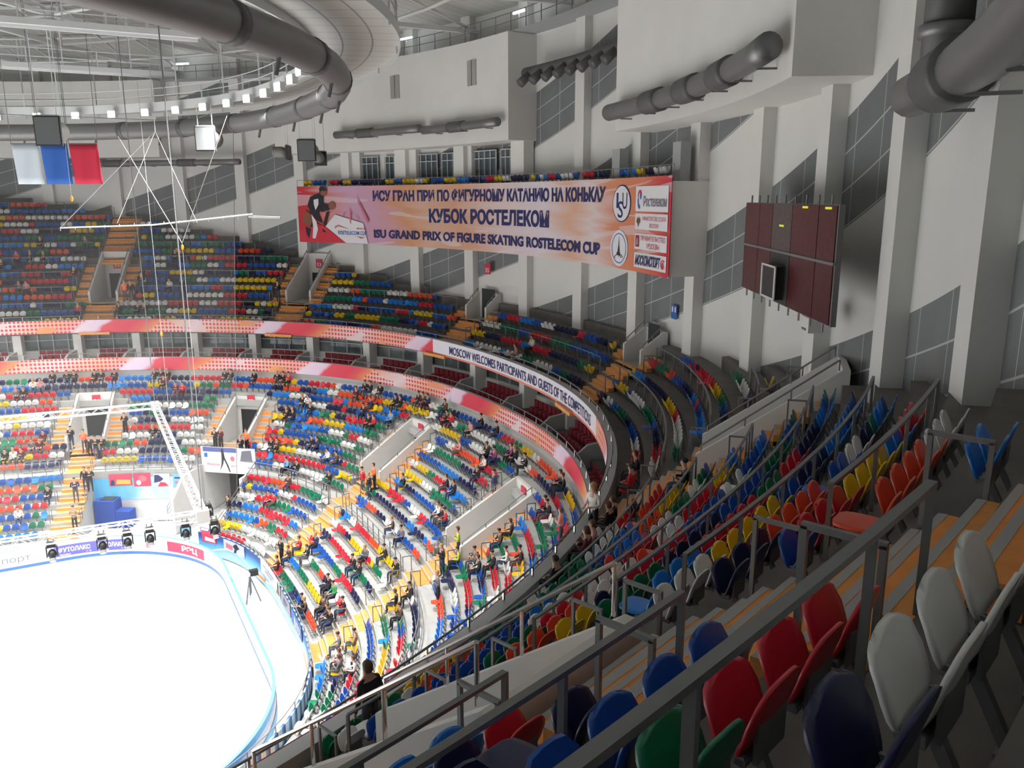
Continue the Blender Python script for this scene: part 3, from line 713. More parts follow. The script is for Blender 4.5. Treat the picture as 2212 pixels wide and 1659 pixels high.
# ================================================================ RAILS
def rail_runs(tier, n, pad):
    c = (UP(n-.9) if n else off(CUR, .12)) if tier == 'U' else L_EDGE(n); runs = []; cur = []
    for az in np.arange(AZ0, AZ1, .25):
        x, y = cpt(c, az)
        if math.hypot(x, y) > WALL_R-1.2 or excl_seat(tier, n, x, y, pad) or excl_step(tier, n, x, y):
            if len(cur) > 8: runs.append(cur)
            cur = []
        else: cur.append((x, y, az))
    if len(cur) > 8: runs.append(cur)
    return runs
nr = 0
for n in range(2, NU_, 2):
    z0 = U_Z(n); z1 = z0+.75
    for run in rail_runs('U', n, .05):
        if not any(in_view((x, y, z1), 60) for x, y, a in run): continue
        run = [r for r in run if in_view((r[0], r[1], z1), 700)] or run
        dmin = min((Vector((x, y, z1))-CAM).length for x, y, a in run)
        s = dict(t='U', n=n, x=run[len(run)//2][0], y=run[len(run)//2][1]); v, key = where(s)
        h = thing('guard_rail', 'grey steel guard rail along upper stand row %s on the %s side of ramp %s' % (words(n+1), 'flag' if key[3] else 'scoreboard', key[2]), 'railing', 'row guard rails')
        b = MB()
        for a, q in zip(run, run[1:]):
            b.bar((a[0], a[1], z1), (q[0], q[1], z1), .055, .035)
        b.build('top_rail', STEEL, h)
        L = 0; nxt = 0; last = run[0]; whole = MB()
        for i_, r in enumerate(run):
            L += math.hypot(r[0]-last[0], r[1]-last[1]); last = r
            if L >= nxt or i_ == len(run)-1:
                nxt = L+1.35; b = MB() if dmin < 26 else whole
                rot = Matrix.Rotation(math.atan2(r[1], r[0]), 3, 'Z'); b.box((r[0], r[1], (z0+z1)/2), (.045, .05, z1-z0), 0, rot)
                if dmin < 26: b.build('post', STEEL, h)
        if dmin >= 26: whole.build('posts_row', STEEL, h)['kind'] = 'stuff'
# rail of the gangway in the lower stand
z0 = L_Z(7); h = None
for run in rail_runs('L', 7, .05):
    if not any(in_view((x, y, z0), 0) for x, y, a in run): continue
    s = dict(t='L', n=7, x=run[len(run)//2][0], y=run[len(run)//2][1]); v, key = where(s)
    h = thing('guard_rail', 'grey double guard rail halfway up the lower stand, %s side of ramp %s' % ('flag' if key[3] else 'scoreboard', key[2]), 'railing', 'row guard rails')
    for zz in (.45, .95):
        b = MB(); b.tube([(x, y, z0+zz) for x, y, a in run], .03, 6); b.build('rail', STEEL, h)
    for r in run[::6]:
        b = MB(); b.bar((r[0], r[1], z0), (r[0], r[1], z0+.95), .05); b.build('post', STEEL, h)
# rails on the two balcony fronts
for c, z, nm, hh in ((off(CUR, .2), 13.86, 'upper', .32), (off(CLR, .13), 10.95, 'suite', .38)):
    h = thing('balcony_rail', 'long steel rail on short posts along the %s balcony edge' % nm, 'railing')
    azs = [a for a in np.arange(-80, 76, 1.0) if in_view((*cpt(c, a), z), 150)]
    b = MB(); b.tube([(*cpt(c, a), z+hh) for a in azs], .028, 6); b.build('top_rail', STEEL, h)
    for a in azs[::2]:
        p = cpt(c, a); b = MB(); b.bar((*p, z), (*p, z+hh), .045); b.build('post', CHROME, h)
# hoop rails beside the stairs
hp = MB(); hp.bar((0, 0, 0), (0, 0, .86), .042); hp.bar((.46, 0, 0), (.46, 0, .86), .042); hp.bar((-.02, 0, .86), (.48, 0, .86), .042); HOOP = hp.mesh('hoop_rail', STEEL)
for v in UV_+LV_:
    up = v.tier == 'U'; edge = U_EDGE if up else L_EDGE; Z = U_Z if up else L_Z
    for n in range(1, NU_, 2 if up else 1):
        if not up and n % 2 and n < 7: continue
        for sg in (-1, 1):
            w = (1.27 if up else .97) if n < v.kb else (v.hw+1.18)
            if up and v.az in (52.5, -52.5, 74) and n > v.kt: w = 1.33
            if not up and n >= 16: continue
            if not up and v.name == 'two' and n < 9: continue
            e = v.dist(edge(n))+.05; p = v.P(e, sg*w, Z(n))
            if math.hypot(p.x, p.y) > WALL_R-1 or not in_view(p+Vector((0, 0, .5)), 10): continue
            o = link('hoop_rail', HOOP); o.location = p; o.rotation_euler = (0, 0, math.atan2(v.ny, v.nx))
            tag(o, 'grey hoop rail at %s row %s, %s side stairs of ramp %s' % ('upper' if up else 'lower', words(n+1), 'flag' if sg > 0 else 'scoreboard', v.name), 'hoop rail', 'stair hoop rails')

# ================================================================ PEOPLE
def body(joints, edges, radii, labels):
    me = bpy.data.meshes.new('person_body'); me.from_pydata(joints, edges, []); o = link('person_body', me)
    sk = o.modifiers.new('s', 'SKIN'); 
    for i, r in enumerate(radii):
        q = me.skin_vertices[0].data[i]; q.radius = r if hasattr(r, '__len__') else (r, r); q.use_root = (i == 0)
    ss = o.modifiers.new('u', 'SUBSURF'); ss.levels = 1; ss.render_levels = 1
    dg = bpy.context.evaluated_depsgraph_get(); m2 = bpy.data.meshes.new_from_object(o.evaluated_get(dg))
    bpy.data.objects.remove(o); m2.name = 'person'
    J = [Vector(j) for j in joints]; idx = []
    for p in m2.polygons:
        c = p.center; best = None
        for (a, b_), l in zip(edges, labels):
            ab = J[b_]-J[a]; t = max(0, min(1, (c-J[a]).dot(ab)/(ab.length_squared or 1))); d = (c-J[a]-ab*t).length - .0
            if best is None or d < best[0]: best = (d, l)
        idx.append(best[1])
    m2.materials.clear()
    m2.polygons.foreach_set('material_index', idx); m2.polygons.foreach_set('use_smooth', [True]*len(idx)); return m2
def figure(sit, arms):
    J, E, R, Lb = [], [], [], []
    def j(p, r, par=None, lab=1):
        J.append(p); R.append(r)
        if par is not None: E.append((par, len(J)-1)); Lb.append(lab)
        return len(J)-1
    h = .52 if sit else .93; lean = .03 if sit else .0
    pel = j((0, -.06 if sit else 0, h), (.15, .11))
    sp = j((0, -.08-lean if sit else 0, h+.2), (.145, .105), pel); ch = j((0, -.08 if sit else 0, h+.42), (.17, .115), sp)
    nk = j((0, -.03 if sit else .02, h+.58), (.055, .055), ch, 0)
    hd = j((0, .0 if sit else .04, h+.68), (.078, .092), nk, 0); tp = j((0, .0 if sit else .035, h+.79), (.062, .078), hd, 0)
    j((0, .1 if sit else .135, h+.685), (.014, .018), hd, 0)
    for s_ in (-1, 1):
        j((s_*.083, 0 if sit else .035, h+.70), (.012, .018), hd, 0)
        if sit:
            a = j((s_*.1, .02, h), .085, pel, 2); k = j((s_*.13, .40, h+.02), .065, a, 2); an = j((s_*.13, .42, .09), .042, k, 2); j((s_*.14, .56, .045), (.04, .035), an, 3)
        else:
            a = j((s_*.095, 0, h-.06), .088, pel, 2); k = j((s_*.11, .02, .5), .062, a, 2); an = j((s_*.115, -.01, .09), .042, k, 2); j((s_*.13, .14, .04), (.042, .032), an, 3)
        sh = j((s_*.2, -.07 if sit else 0, h+.46), .062, ch)
        if arms == 'lap': el = (s_*.25, -.04 if sit else .02, h+.2); wr = (s_*.12, .22, h+.16); hn = (s_*.08, .29, h+.15); fd = Vector((-s_*.35, .75, -.3))
        elif arms == 'side': el = (s_*.26, -.03, h+.18); wr = (s_*.27, .06, h-.06); hn = (s_*.265, .09, h-.14); fd = Vector((0, .25, -1))
        else: el = (s_*.27, .02, h+.2); wr = (s_*.09, .22, h+.28); hn = (s_*.03, .25, h+.31); fd = Vector((-s_*.9, .3, .2))
        e_ = j(el, .05, sh); w_ = j(wr, .034, e_); hnd = j(hn, (.036, .022), w_, 0)
        fd.normalize(); ax = fd.cross(Vector((s_*.3, .2, 1))).normalized()
        for q, ln in ((-.026, .062), (-.009, .076), (.009, .07), (.026, .055)):
            f1 = j(tuple(Vector(hn)+fd*.04+ax*q), .0095, hnd, 0); j(tuple(Vector(hn)+fd*(.04+ln)+ax*q*1.1-Vector((0, 0, .012))), .008, f1, 0)
        j(tuple(Vector(hn)+fd*.03-ax*.05*s_), .0095, hnd, 0)
    return body(J, E, R, Lb), (0, .0 if sit else .035, h+.76)
FIG = {('s', 0): figure(True, 'lap'), ('s', 1): figure(True, 'cross'), ('t', 0): figure(False, 'side'), ('t', 1): figure(False, 'cross'), ('t', 2): figure(False, 'lap')}
hb = MB(); hb.ball((0, -.018, .0), (.088, .108, .085), 0, 12, 8); hb.v = [(x, y if z > -.02 else min(y, -.0), z) for x, y, z in hb.v]; HAIRS = hb.mesh('hair', mat('dark_hair', (.02, .014, .01), .6), True)
hb = MB(); hb.ball((0, -.02, -.03), (.098, .112, .13), 0, 12, 8); hb.v = [(x, min(y, .0) if z < -.0 else y, z) for x, y, z in hb.v]; HAIRL = hb.mesh('hair', mat('brown_hair', (.09, .045, .02), .6), True)
HAIRF = HAIRL.copy(); HAIRF.materials.clear(); HAIRF.materials.append(mat('fair_hair', (.35, .22, .09), .6))
COLW = {'k': ('black', (.012, .012, .014)), 'd': ('dark red', (.10, .012, .02)), 'r': ('red', (.5, .02, .035)), 'n': ('brown', (.085, .05, .03)), 'b': ('navy blue', (.02, .03, .09)), 'l': ('light blue', (.12, .33, .6)),
        'g': ('grey', (.13, .13, .14)), 'w': ('white', (.68, .66, .62)), 'p': ('pink', (.55, .27, .27)), 'v': ('purple', (.22, .05, .14)), 'o': ('orange', (.85, .17, .05)), 'y': ('yellow-green', (.42, .5, .05)), 'e': ('green', (.03, .30, .10)), 'a': ('tan', (.36, .24, .13))}
SKINM = mat('skin', (.50, .28, .20), .6); SHOE = mat('dark_shoes', (.02, .02, .02), .5)
TRS = [mat('dark_trousers', (.014, .015, .02), .8), mat('blue_jeans', (.03, .05, .11), .8), mat('grey_trousers', (.08, .08, .085), .8)]
GARM = {'o': 'vest', 'y': 'vest', 'w': 'sweater', 'p': 'top'}
for i, (s, c, pose) in enumerate(people):
    me, hc = FIG[(pose, random.randrange(2 if pose == 's' else 2))]
    if pose == 't' and c == 'w': me, hc = FIG[('t', 2)]
    nm, colr = COLW[c]
    if not me.materials:
        for q in range(4): me.materials.append(None)
    o = link('person', me); o.location = (s['x'], s['y'], s['z']); rz = s['rz']+random.uniform(-.35, .35); o.rotation_euler = (0, 0, rz)
    if pose == 't' and c == 'w': o.rotation_euler[2] = rad(100)
    o.scale = (1.06,)*3 if pose == 't' else (1, 1, 1)
    cm = mat(nm.replace(' ', '_')+'_clothing', colr, .8)
    for sl, m in zip(o.material_slots, (SKINM, cm, random.choice(TRS), SHOE)): sl.link = 'OBJECT'; sl.material = m
    h = link('hair', random.choice((HAIRS, HAIRS, HAIRL, HAIRL, HAIRF)), o); h.location = hc
    tag(o, 'person in %s %s %s, %s' % (nm, GARM.get(c, 'coat'), 'sitting' if pose == 's' else 'standing', place_words(s['key'], s['i'])), 'person', 'spectators in the stands')
# ================================================================ PRINT AND LETTERING
_txt = {}
def text_shape(body, bold=.0):
    """flat lettering: vertices and faces, box 0..w x 0..1 (cap height 1)"""
    if (body, bold) in _txt: return _txt[(body, bold)]
    cu = bpy.data.curves.new('lettering', 'FONT'); cu.body = body; cu.offset = bold; cu.resolution_u = 3
    o = bpy.data.objects.new('lettering', cu); COL.objects.link(o)
    me = bpy.data.meshes.new_from_object(o.evaluated_get(bpy.context.evaluated_depsgraph_get()))
    V = [(v.co.x, v.co.y) for v in me.vertices]; F = [tuple(p.vertices) for p in me.polygons]
    bpy.data.objects.remove(o); bpy.data.curves.remove(cu); bpy.data.meshes.remove(me)
    x0 = min(v[0] for v in V); x1 = max(v[0] for v in V); y0 = min(v[1] for v in V); y1 = max(v[1] for v in V)
    V = [((x-x0)/(x1-x0), (y-y0)/(y1-y0)) for x, y in V]; _txt[(body, bold)] = (V, F); return V, F
def lettering(body, fn, m, parent, bold=.012, name='lettering'):
    V, F = text_shape(body, bold); b = MB(); b.add([fn(u, v) for u, v in V], F); return b.build(name, m, parent)
def azfn(R, az0, az1, z0, z1, lift=.03, slant=0):       # box on the inner side of a cylinder
    def f(u, v):
        a = rad(az0+(az1-az0)*(u+slant*v)); r = R-lift; return (r*cos(a), r*sin(a), z0+(z1-z0)*v)
    return f
def poly_print(name, polys, fn, m, parent):
    b = MB()
    for p in polys: b.add([fn(u, v) for u, v in p], [tuple(range(len(p)))])
    return b.build(name, m, parent)
def ell(cx, cy, rx, ry, n=20, a0=0, a1=360): return [(cx+rx*cos(rad(a0+(a1-a0)*i/n)), cy+ry*sin(rad(a0+(a1-a0)*i/n))) for i in range(n)]
def arcband(cx, cy, rx, ry, t, a0, a1, n=14):
    o_ = [(cx+rx*cos(rad(a0+(a1-a0)*i/n)), cy+ry*sin(rad(a0+(a1-a0)*i/n))) for i in range(n+1)]
    i_ = [(cx+rx*(1-t)*cos(rad(a0+(a1-a0)*i/n)), cy+ry*(1-t)*sin(rad(a0+(a1-a0)*i/n))) for i in range(n+1)]
    return [[o_[i], o_[i+1], i_[i+1], i_[i]] for i in range(n)]
def gridprint(name, fn, m, parent, n=14):
    b = MB()
    for i in range(n): b.quad(fn(i/n, 0), fn((i+1)/n, 0), fn((i+1)/n, 1), fn(i/n, 1))
    return b.build(name, m, parent)
NAVY = mat('navy_print', (.022, .025, .12), .6); PWHITE = mat('white_print', (.82, .80, .84), .6); PRED = mat('red_print', (.62, .035, .06), .6)
PGREY = mat('grey_print', (.16, .16, .20), .6); PBLUE = mat('blue_print', (.03, .13, .45), .6); PPINK = mat('faded_red_print', (.62, .16, .2), .6); PDARK = mat('dark_print', (.02, .02, .03), .6); PSKIN = mat('brown_print', (.25, .10, .06), .6)

# ---- the long competition banner on the viewing box
BR, BA0, BA1, BZ0, BZ1 = 49.62, 33.9, -16.3, 19.85, 24.45
bn = thing('competition_banner', 'long red, orange and pink skating cup banner hung on the white viewing box', 'banner')
t_ = NT('banner_print', .55); v, x, y, z = t_.coord('UV')
q = t_.M('ADD', x, t_.M('MULTIPLY', t_.M('SUBTRACT', t_.noise(v, 4.5, 3, 1.2), .5), .16)); q = t_.M('ADD', q, t_.M('MULTIPLY', y, .02))
base = t_.ramp(q, [(0, (.50, .02, .04)), (.045, (.55, .05, .06)), (.09, (.64, .24, .22)), (.15, (.60, .36, .52)), (.22, (.62, .33, .42)), (.29, (.62, .30, .16)), (.36, (.66, .42, .33)), (.45, (.64, .34, .22)), (.54, (.72, .56, .55)), (.66, (.74, .66, .72)), (.74, (.70, .40, .28)), (.80, (.74, .62, .62)), (.87, (.66, .26, .14)), (.93, (.66, .20, .11)), (1, (.58, .04, .06))])
sw = t_.M('GREATER_THAN', t_.noise(v, 2.6, 1, 2.5), .60)
t_.out(t_.mix(t_.M('MULTIPLY', sw, .45), base, (.76, .68, .74)))
b = MB(); N = 60
for i in range(N+1):
    a = rad(BA0+(BA1-BA0)*i/N)
    for r in (BR, BR+.03): b.v.extend(((r*cos(a), r*sin(a), BZ0), (r*cos(a), r*sin(a), BZ1)))
for i in range(N):
    k = 4*i; u0, u1 = i/N, (i+1)/N
    b.face((k, k+4, k+5, k+1), 0, [(u0, 0), (u1, 0), (u1, 1), (u0, 1)]); b.face((k+2, k+3, k+7, k+6), 0, [(u0, 0), (u0, 1), (u1, 1), (u1, 0)])
b.build('cloth', t_.m, bn)
for s_, a0, a1, z0, z1 in (('ИСУ ГРАН ПРИ ПО ФИГУРНОМУ КАТАНИЮ НА КОНЬКАХ', 24.05, -7.5, 23.2, 24.1), ('КУБОК РОСТЕЛЕКОМ', 16.6, .2, 21.68, 22.72), ('ISU GRAND PRIX OF FIGURE SKATING ROSTELECOM CUP', 24.1, -6.85, 20.38, 21.06)):
    lettering(s_, azfn(BR, a0, a1, z0, z1), NAVY, bn, .045)
def oval(a, z, ra, rz, m, lift, nm): return poly_print(nm, [ell(0, 0, 1, 1, 36)], lambda u, w: azfn(BR, 0, 1, 0, 1, lift)(a+u*ra, z+w*rz), m, bn)
oval(-9.72, 23.18, 1.22, .94, NAVY, .03, 'emblem_rim'); oval(-9.72, 23.18, 1.14, .88, PWHITE, .04, 'emblem_ground')
for s_, a0, a1, z0, z1 in (('I', -9.05, -9.3, 22.95, 23.72), ('S', -9.25, -9.95, 22.45, 23.3), ('U', -9.85, -10.5, 22.9, 23.72)): lettering(s_, azfn(BR, a0, a1, z0, z1, .05), NAVY, bn, .01)
oval(-9.5, 20.9, 1.18, .93, PWHITE, .03, 'emblem_ground')
poly_print('emblem_mark', arcband(0, 0, 1, 1, .06, 0, 360, 30), lambda u, w: azfn(BR, 0, 1, 0, 1, .045)(-9.5+u*.98, 20.9+w*.78), PBLUE, bn)
poly_print('emblem_mark', [[(-.18, -.25), (.14, -.25), (.1, .1), (-.08, .1)], [(-.07, .1), (.07, .1), (0, .75)], [(-.28, -.4), (.2, -.4), (.2, -.25), (-.28, -.25)]] + arcband(-.1, -.6, .5, .22, .2, 10, 190, 10) + arcband(.25, -.55, .3, .2, .25, 0, 170, 8), lambda u, w: azfn(BR, 0, 1, 0, 1, .045)(-9.5-u*1.0, 20.9+w*.85), PDARK, bn)
for z0, z1 in ((22.82, 24.02), (21.95, 22.72), (20.98, 21.75), (20.08, 20.82)): gridprint('sponsor_panel', azfn(BR, -11.6, -16.0, z0, z1, .03), PWHITE, bn)
lettering('Ростелеком', azfn(BR, -12.7, -15.8, 23.05, 23.55, .05), PGREY, bn, .008)
poly_print('sponsor_mark', arcband(.5, .62, .5, .38, .42, 20, 180, 10), azfn(BR, -11.9, -12.45, 22.95, 23.85, .05), PRED, bn); poly_print('sponsor_mark', arcband(.45, .4, .45, .42, .5, 150, 290, 10)+[ell(.72, .68, .2, .2, 10)], azfn(BR, -11.9, -12.45, 22.95, 23.85, .05), PBLUE, bn)
lettering('МИНИСТЕРСТВО СПОРТА', azfn(BR, -12.6, -15.8, 22.38, 22.58, .05), PPINK, bn, .01); lettering('РОССИИ', azfn(BR, -13.6, -14.8, 22.06, 22.26, .05), PPINK, bn, .01)
poly_print('crest', [[(.2, .9), (.4, .6), (.5, 1), (.6, .6), (.8, .9), (1, .45), (.7, .3), (.5, 0), (.3, .3), (0, .45)]], azfn(BR, -11.8, -12.35, 22.05, 22.62, .05), mat('dark_gold_print', (.16, .1, .04), .6), bn)
lettering('ПРАВИТЕЛЬСТВО', azfn(BR, -12.45, -15.8, 21.42, 21.66, .05), PPINK, bn, .01); lettering('МОСКВЫ', azfn(BR, -13.3, -15.0, 21.05, 21.32, .05), PPINK, bn, .01)
poly_print('crest', [[(0, 0), (1, 0), (1, 1), (0, 1)]], azfn(BR, -11.75, -12.25, 21.1, 21.66, .05), mat('crest_red_print', (.38, .03, .06), .6), bn); poly_print('crest', [[(.2, .1), (.5, .2), (.8, .2), (.7, .5), (.8, .85), (.5, .6), (.3, .8), (.35, .45)]], azfn(BR, -11.75, -12.25, 21.1, 21.66, .06), mat('crest_grey_print', (.4, .36, .36), .6), bn)
lettering('МОСКОМСПОРТ', azfn(BR, -11.75, -15.1, 20.2, 20.72, .05, .04), NAVY, bn, .03); poly_print('sponsor_mark', arcband(.5, .5, .5, .5, .3, 40, 330, 12)+[ell(.5, .45, .22, .3, 10)], azfn(BR, -15.25, -15.85, 20.2, 20.65, .05), PRED, bn)
PX = lambda l: (lambda u, w: azfn(BR, 0, 1, 0, 1, l*3)(33.9-(u-10)/1290*9.9, 24.5-(w-150)/970*4.6))
poly_print('printed_ground', [[(20, 950), (340, 800), (460, 850), (800, 1120), (30, 1125)]], PX(.03), PRED, bn); poly_print('printed_ground', [[(470, 845), (640, 640), (1120, 780), (1190, 1120), (810, 1120)]], PX(.03), PWHITE, bn)
SK = [[(400, 270), (470, 290), (450, 470), (380, 620), (230, 600), (190, 480), (240, 340)], [(440, 450), (560, 470), (640, 500), (560, 560), (430, 600), (380, 560)], [(230, 560), (340, 560), (430, 800), (360, 760), (260, 640)], [(500, 600), (550, 590), (510, 740), (470, 850), (440, 800)], [(250, 760), (290, 700), (260, 850), (200, 880)], [(130, 870), (230, 890), (190, 1060), (150, 1000)], [(410, 880), (470, 920), (510, 1050), (450, 1020)]]
poly_print('skater_print', SK, PX(.04), PDARK, bn); poly_print('skater_print', [ell(465, 240, 62, 82, 16), ell(600, 490, 55, 70, 14), [(150, 560), (240, 640), (250, 780), (210, 870), (90, 760), (130, 690)]], PX(.045), PSKIN, bn); poly_print('skater_print', [[(400, 190), (460, 150), (520, 210), (510, 240), (430, 240), (410, 300)]], PX(.05), PDARK, bn)
poly_print('skater_print', [[(300, 390), (380, 370), (380, 470), (325, 570), (300, 470)], [(250, 640), (330, 760), (350, 900), (300, 1060), (250, 1060), (270, 860)]], PX(.05), PWHITE, bn)
poly_print('cup_logo', [[(1040, 250), (1060, 400), (1220, 720), (1210, 790), (1180, 720), (1050, 430)], [(900, 500), (925, 600), (915, 790), (900, 780)], [(820, 580), (825, 600), (770, 690), (765, 680)], [(930, 560), (1060, 720), (1050, 730)], [(640, 890), (640, 840), (700, 815), (880, 885), (700, 840), (660, 860)], [(990, 990), (1060, 1010), (1150, 1015), (1080, 1040)]], PX(.05), PPINK, bn)
lettering('ROSTELECOM CUP', lambda u, w: PX(.05)(690+u*490, 980-w*65), PBLUE, bn, .01); lettering('MOSCOW 2010'[:6], lambda u, w: PX(.05)(1015+u*165, 885-w*30), PRED, bn, .01)

# ---- printed ribbons on both balcony fronts
def ribbon(name, label, c, z0, z1, seed, txt=None):
    h = thing(name, label, 'banner'); t_ = NT(name+'_print', .5); v, x, y, z = t_.coord('UV')
    xx = t_.M('ADD', t_.M('ADD', x, seed), t_.M('MULTIPLY', t_.noise(t_.comb(t_.M('MULTIPLY', x, .35), y), 1.0, 2), 1.6))
    ph = t_.M('DIVIDE', t_.M('MODULO', t_.M('ADD', xx, t_.M('MULTIPLY', y, 1.3)), 15.0), 15.0)
    base = t_.ramp(ph, [(0, (.64, .04, .08)), (.14, (.66, .06, .09)), (.17, (.72, .55, .70)), (.26, (.76, .62, .74)), (.31, (.70, .30, .24)), (.42, (.74, .30, .12)), (.52, (.74, .38, .24)), (.64, (.76, .60, .64)), (.76, (.74, .48, .42)), (.86, (.72, .26, .10)), (.93, (.66, .10, .09)), (1, (.64, .04, .08))])
    cell = .31
    fx = t_.M('SUBTRACT', t_.M('MODULO', x, cell), cell/2); fy = t_.M('SUBTRACT', t_.M('MODULO', t_.M('ADD', t_.M('MULTIPLY', y, z1-z0), .1), cell), cell/2)
    dd = t_.M('SQRT', t_.M('ADD', t_.M('MULTIPLY', fx, fx), t_.M('MULTIPLY', fy, fy)))
    zone = t_.M('MULTIPLY', t_.M('GREATER_THAN', ph, .28), t_.M('LESS_THAN', ph, .86))
    zone = t_.M('MULTIPLY', zone, t_.M('GREATER_THAN', t_.noise(t_.comb(xx, t_.M('MULTIPLY', y, 2.5)), .35, 1), .42))
    dots = t_.M('MULTIPLY', t_.M('LESS_THAN', dd, .105), zone)
    halo = t_.M('MULTIPLY', t_.M('GREATER_THAN', dd, .105), zone)
    col = t_.mix(t_.M('MULTIPLY', halo, .3), base, (.80, .72, .74)); col = t_.mix(dots, col, (.62, .06, .07))
    if txt:                                             # plain pale ground under the lettering
        w0, w1 = txt
        g_ = t_.M('MULTIPLY', t_.M('GREATER_THAN', x, w0), t_.M('LESS_THAN', x, w1)); col = t_.mix(g_, col, (.78, .76, .84))
        ed = t_.M('MULTIPLY', g_, t_.M('LESS_THAN', y, .12)); col = t_.mix(ed, col, (.70, .22, .16))
    t_.out(col)
    b = strip(c, z0, c, z1, -62, 78, .5, uv=True); b.build('printed_cloth', t_.m, h); return h
def _comb(s, a, b_):
    n = s.node('ShaderNodeCombineXYZ'); s.put(n.inputs[0], a); s.put(n.inputs[1], b_); return n.outputs[0]
NT.comb = _comb
def arclen(c, az0, az1):
    L = 0; p = cpt(c, az0); n = 300
    for i in range(1, n+1):
        q = cpt(c, az0+(az1-az0)*i/n); L += math.hypot(q[0]-p[0], q[1]-p[1]); p = q
    return L
CUF, CLF = off(CUR, 0), off(CLR, 0)
TA0, TA1 = 8.6, -16.4
ru = ribbon('upper_ribbon_banner', 'red and orange ribbon banner with welcome lettering on the upper balcony edge', CUF, ZU0, ZU1, 3.1, (arclen(CUF, -62, TA1-1.5), arclen(CUF, -62, TA0+2.5)))
ribbon('lower_ribbon_banner', 'red and orange dotted ribbon banner without lettering below the dark red suite chairs', CLF, ZL0, ZL1, 23.7)
LL = arclen(CUF, TA1, TA0); tab = []; p = cpt(CUF, TA0); L = 0
for i in range(401):
    a = TA0+(TA1-TA0)*i/400; q_ = cpt(CUF, a); L += math.hypot(q_[0]-p[0], q_[1]-p[1]); p = q_; tab.append((L, a))
def rfn(u, w):
    s_ = u*LL; a = TA0
    for (l0, a0), (l1, a1) in zip(tab, tab[1:]):
        if l0 <= s_ <= l1+1e-6: a = a0+(a1-a0)*((s_-l0)/((l1-l0) or 1)); break
    x, y = cpt(off(CUR, -.03), a); return (x, y, ZU0+.24+.56*w)
lettering('MOSCOW WELCOMES PARTICIPANTS AND GUESTS OF THE COMPETITIONS', rfn, NAVY, ru, .012)

# ---- advertisements on the boards
def bpath():
    p = rink(-.03, 0, 40); i0 = len(p)//4; seq = []
    for q in ([(2, 14.97, 0)] + p[40::-1] + p[:-42:-1]): seq.append((q[0], q[1]))
    L = [0]
    for a, c in zip(seq, seq[1:]): L.append(L[-1]+math.hypot(c[0]-a[0], c[1]-a[1]))
    return seq, L
SEQ, SL = bpath()
def bfn(s0, s1, z0, z1, lift=.0):
    def f(u, w):
        s_ = s0+(s1-s0)*u
        for i in range(len(SL)-1):
            if SL[i] <= s_ <= SL[i+1]:
                t = (s_-SL[i])/(SL[i+1]-SL[i] or 1); a, c = SEQ[i], SEQ[i+1]; d = math.hypot(c[0]-a[0], c[1]-a[1]) or 1
                nx, ny = (c[1]-a[1])/d, -(c[0]-a[0])/d
                return (a[0]+(c[0]-a[0])*t+nx*lift, a[1]+(c[1]-a[1])*t+ny*lift, z0+(z1-z0)*w)
        return (SEQ[-1][0], SEQ[-1][1], z0+(z1-z0)*w)
    return f
PURP = mat('purple_print', (.10, .09, .42), .5); ADRED = mat('ad_red_print', (.62, .03, .09), .5)
def sx(x): return x-2                                    # along the straight far side
for k, (s0, s1) in enumerate(((18.66, 21.05), (20.98, 23.2))):
    gridprint('board_advert', bfn(s0, s1, .38, 1.12, .012), PURP, db); lettering('ФУТОЛАКС', bfn(s0+.25, s1-.25, .62, .98, .024), PWHITE, db, .04)
    for q, mm in ((.78, PPINK), (.86, mat('ad_light_blue_print', (.15, .5, .75), .5))): gridprint('board_advert_mark', bfn(s0+(s1-s0)*q, s0+(s1-s0)*(q+.05), .44, .56, .026), mm, db, 1)
    lettering('fiztelax', bfn(s0+.3, s0+.95, .42, .54, .024), PWHITE, db)
gridprint('board_advert', bfn(26.0, 29.4, .38, 1.08, .012), ADRED, db, 20); lettering('РЭЦ', bfn(27.2, 28.7, .5, .98, .024), PWHITE, db, .05)
lettering('о спорт', bfn(14.6, 17.3, .42, .86, .015), PGREY, db, -.002)
for s0 in (15.3, 24.4): gridprint('board_advert_mark', bfn(s0, s0+.35, .5, .85, .012), PPINK, db, 3) if s0 > 20 else None

# ---- barrier with skating prints in front of the lower stand
fb = thing('front_barrier', 'light blue barrier with white wave prints in front of the lower stand end', 'barrier')
t_ = NT('wave_print', .5); v, x, y, z = t_.coord('UV')
w_ = t_.M('SUBTRACT', y, t_.M('ADD', .28, t_.M('MULTIPLY', t_.M('SINE', t_.M('MULTIPLY', x, .9)), .22)))
base = t_.ramp(y, [(0, (.50, .72, .86)), (.35, (.25, .56, .80)), (.62, (.07, .30, .62)), (.8, (.04, .10, .33)), (1, (.04, .06, .22))])
base = t_.mix(t_.M('LESS_THAN', w_, 0), base, t_.ramp(t_.M('ADD', .5, w_), [(.2, (.52, .74, .88)), (.46, (.33, .63, .84)), (.5, (.8, .86, .9))]))
base = t_.mix(t_.M('LESS_THAN', t_.M('ABSOLUTE', w_), .035), base, (.82, .88, .92)); WAVE = t_.out(base)
CF_ = off(LO(-.75), -.05)
b = strip(CF_, 0, CF_, 1.55, -62, 22.3, .5, uv=True); strip(off(CF_, .08), 0, off(CF_, .08), 1.55, -62, 22.3, 1, b=b); strip(CF_, 1.55, off(CF_, .08), 1.55, -62, 22.3, 1, b=b); b.build('panel', WAVE, fb)
b = MB(); b.tube([(*cpt(off(CF_, .04), a), 1.9) for a in range(-62, 23, 2)], .025, 6); b.build('top_rail', STEEL, fb)
for a in range(-62, 23, 3): p = cpt(off(CF_, .04), a); b = MB(); b.bar((*p, 1.5), (*p, 1.9), .04); b.build('rail_post', STEEL, fb)
